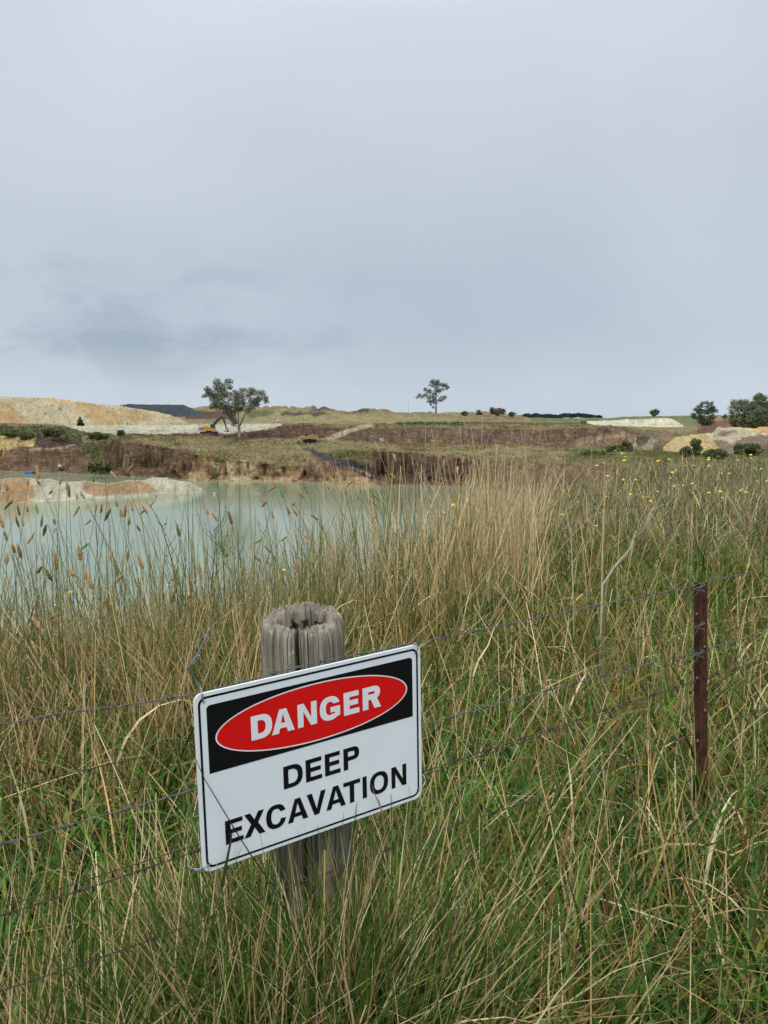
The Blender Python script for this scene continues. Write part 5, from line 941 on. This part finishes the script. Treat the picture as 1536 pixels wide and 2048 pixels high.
# dark branching weeds and pale dead branches
M_WEED = plain('dark_weed', A(70, 52, 44), .8, .15, nscale=12); M_DEAD = plain('dead_twig', A(196, 182, 164), .9, .1, nscale=12)
def weed(name, pts, Dd, rad, lab, mat, ntw, sd, tl=.12, grp=None):
    rng = random.Random(sd); w_ = [P(x, y, Dd + .05 * i_) for i_, (x, y) in enumerate(pts)]; b = w_[0]; gz_ = float(gheight(b[0], b[1])); root = empty(name, (b[0], b[1], gz_)); tag(root, lab, 'weed' if mat is M_WEED else 'branch', grp)
    o0 = np.array(root.location); q_ = [np.array([0, 0, -.02])] + [p - o0 for p in w_]; n_ = len(q_); m_ = MB(); m_.tube([tuple(p) for p in q_], [rad * (1 - .75 * i_ / (n_ - 1)) for i_ in range(n_)], 6); st = m_.build('stem', mat, root, True)
    for k_ in range(ntw):
        i_ = rng.randint(1, n_ - 2); t = rng.random(); a = q_[i_] * (1 - t) + q_[i_ + 1] * t; sg = rng.choice((-1, 1)); L2 = tl * rng.uniform(.4, 1.2); e_ = a + np.array([sg * L2 * .5, rng.uniform(-.3, .3) * L2, L2 * .85]); m2 = a * .5 + e_ * .5 + np.array([sg * L2 * .1, 0, -L2 * .04])
        m_ = MB(); m_.tube([tuple(a), tuple(m2), tuple(e_)], [rad * .4, rad * .3, rad * .15], 5); 
        if rng.random() < .5: m_.tube([tuple(e_), tuple(e_ + np.array([0, 0, .008]))], [.003, .0015], 6)
        m_.build('twig', mat, root, True)
wg = 'dark branching weeds at the bank edge'
weed('bare_weed', [(366, 1290), (358, 1220), (348, 1140), (335, 1090), (318, 1040), (300, 1010)], 3.6, .004, 'tall dark weed stem leaning towards the sand spit', M_WEED, 12, 1, .06, wg)
weed('bare_weed', [(420, 1280), (428, 1200), (433, 1140), (434, 1090), (425, 1050)], 3.7, .0035, 'upright dark branching weed above the upper left sign corner', M_WEED, 16, 2, .14, wg)
weed('bare_weed', [(450, 1290), (458, 1230), (470, 1150), (466, 1080)], 3.9, .003, 'thin dark weed between the branching weed and the post', M_WEED, 14, 3, .14, wg)
weed('bare_weed', [(440, 1300), (470, 1220), (500, 1150), (530, 1060)], 4.0, .0026, 'dark weed slanting over the water beside the post', M_WEED, 8, 4, .1, wg)
weed('dead_branch', [(1150, 1150), (1142, 1080), (1132, 1020), (1122, 975), (1106, 940)], 7.0, .008, 'pale dead branch standing where the brown bank meets the meadow', M_DEAD, 10, 5, .25)
weed('dead_branch', [(1205, 1170), (1232, 1130), (1262, 1095), (1273, 1062)], 3.6, .006, 'grey forked dead branch leaning in the grass above the top wire', M_DEAD, 4, 6, .16)
# yellow daisies
M_PET = plain('yellow_petal', (.72, .56, .03), .6, .2, nscale=30, amp=.1); M_FC = plain('flower_centre', (.5, .3, .02), .8, .1)
m = MB()
for k_ in range(13): a = 2 * math.pi * k_ / 13; c_, s_ = math.cos(a), math.sin(a); m.add([(.003 * c_ + .002 * s_, .003 * s_ - .002 * c_, 0), (.014 * c_ + .0038 * s_, .014 * s_ - .0038 * c_, .003), (.0185 * c_, .0185 * s_, .002), (.014 * c_ - .0038 * s_, .014 * s_ + .0038 * c_, .003), (.003 * c_ - .002 * s_, .003 * s_ + .002 * c_, 0)], [(0, 1, 2, 3, 4)])
t_ = m.build('petals', M_PET); PET = t_.data; bpy.data.objects.remove(t_)
m = MB(); m.tube([(0, 0, -.004), (0, 0, .002), (0, 0, .004)], [.004, .006, .003], 10); t_ = m.build('flower_centre', M_FC); FCM = t_.data; bpy.data.objects.remove(t_)
FL = [(1100 + x / 3.523, 880 + y / 3.523) for x, y in [(460, 78), (505, 95), (533, 118), (575, 117), (525, 143), (515, 148), (760, 148), (778, 143), (840, 137), (1095, 55), (1120, 125), (1118, 138), (1118, 180), (1118, 192), (1185, 115), (1325, 140), (1318, 150), (1293, 177), (1415, 105), (1415, 128), (1480, 77), (1445, 198), (1455, 213), (1487, 203), (1530, 290), (1455, 290), (1355, 347), (1343, 358), (1380, 368), (1200, 362), (1118, 372), (1215, 408), (1262, 235), (1002, 307), (862, 228), (848, 268), (877, 330), (758, 365), (637, 260), (602, 238), (603, 280), (514, 280), (405, 253), (458, 203), (565, 383), (395, 398), (655, 402), (687, 398), (382, 495), (328, 605), (1467, 382), (955, 180), (1012, 180), (936, 320), (878, 318), (85, 525), (35, 440), (710, 430), (376, 160), (330, 180)]] + [(906, 1010), (934, 1000), (887, 1025), (139, 1185), (338, 1170), (378, 1189), (112, 1211), (690, 1110), (800, 1125), (503, 1197), (652, 1110), (567, 1140), (313, 1209)]
for i, (x, y) in enumerate(FL):
    if x > 1090: Dd = float(np.interp(y, [895, 920, 960, 1000, 1060], [17.5, 14, 10, 7.5, 5.5])) * random.uniform(.93, 1.05); lab = ('yellow daisy on the skyline of the meadow against the quarry banks' if y < 912 else 'yellow daisy in the far band of the meadow, just below the skyline' if y < 945 else 'yellow daisy in the middle band of the meadow' if y < 980 else 'yellow daisy in the nearer band of the meadow behind the picket'); gp = 'yellow daisies in the meadow'
    else: Dd = 5.0 if x > 600 else 3.6; lab = 'small yellow flower among the stems at the bank edge'; gp = 'yellow flowers at the bank edge'
    top = P(x, y, Dd); gz_ = min(float(gheight(top[0], top[1])), top[2] - .25); root = empty('yellow_flower', (top[0], top[1], gz_)); tag(root, lab, 'flower', gp); sc_f = float(np.interp(Dd, [3, 17], [.55, 1.5])) * random.uniform(.85, 1.15)
    m_ = MB(); H_ = top[2] - gz_; lx_ = random.gauss(0, .05); m_.tube([(lx_, 0, 0), (lx_ * .4, 0, H_ * .5), (0, 0, H_)], .0015 * sc_f, 5); m_.build('stem', M_ST[0], root)
    for nm, me_ in (('petals', PET), ('flower_centre', FCM)):
        o = link(nm, me_, root); o.location = (0, 0, H_); o.scale = (sc_f,) * 3; o.rotation_euler = (random.uniform(.0, .5), random.uniform(-.4, .4), 0)
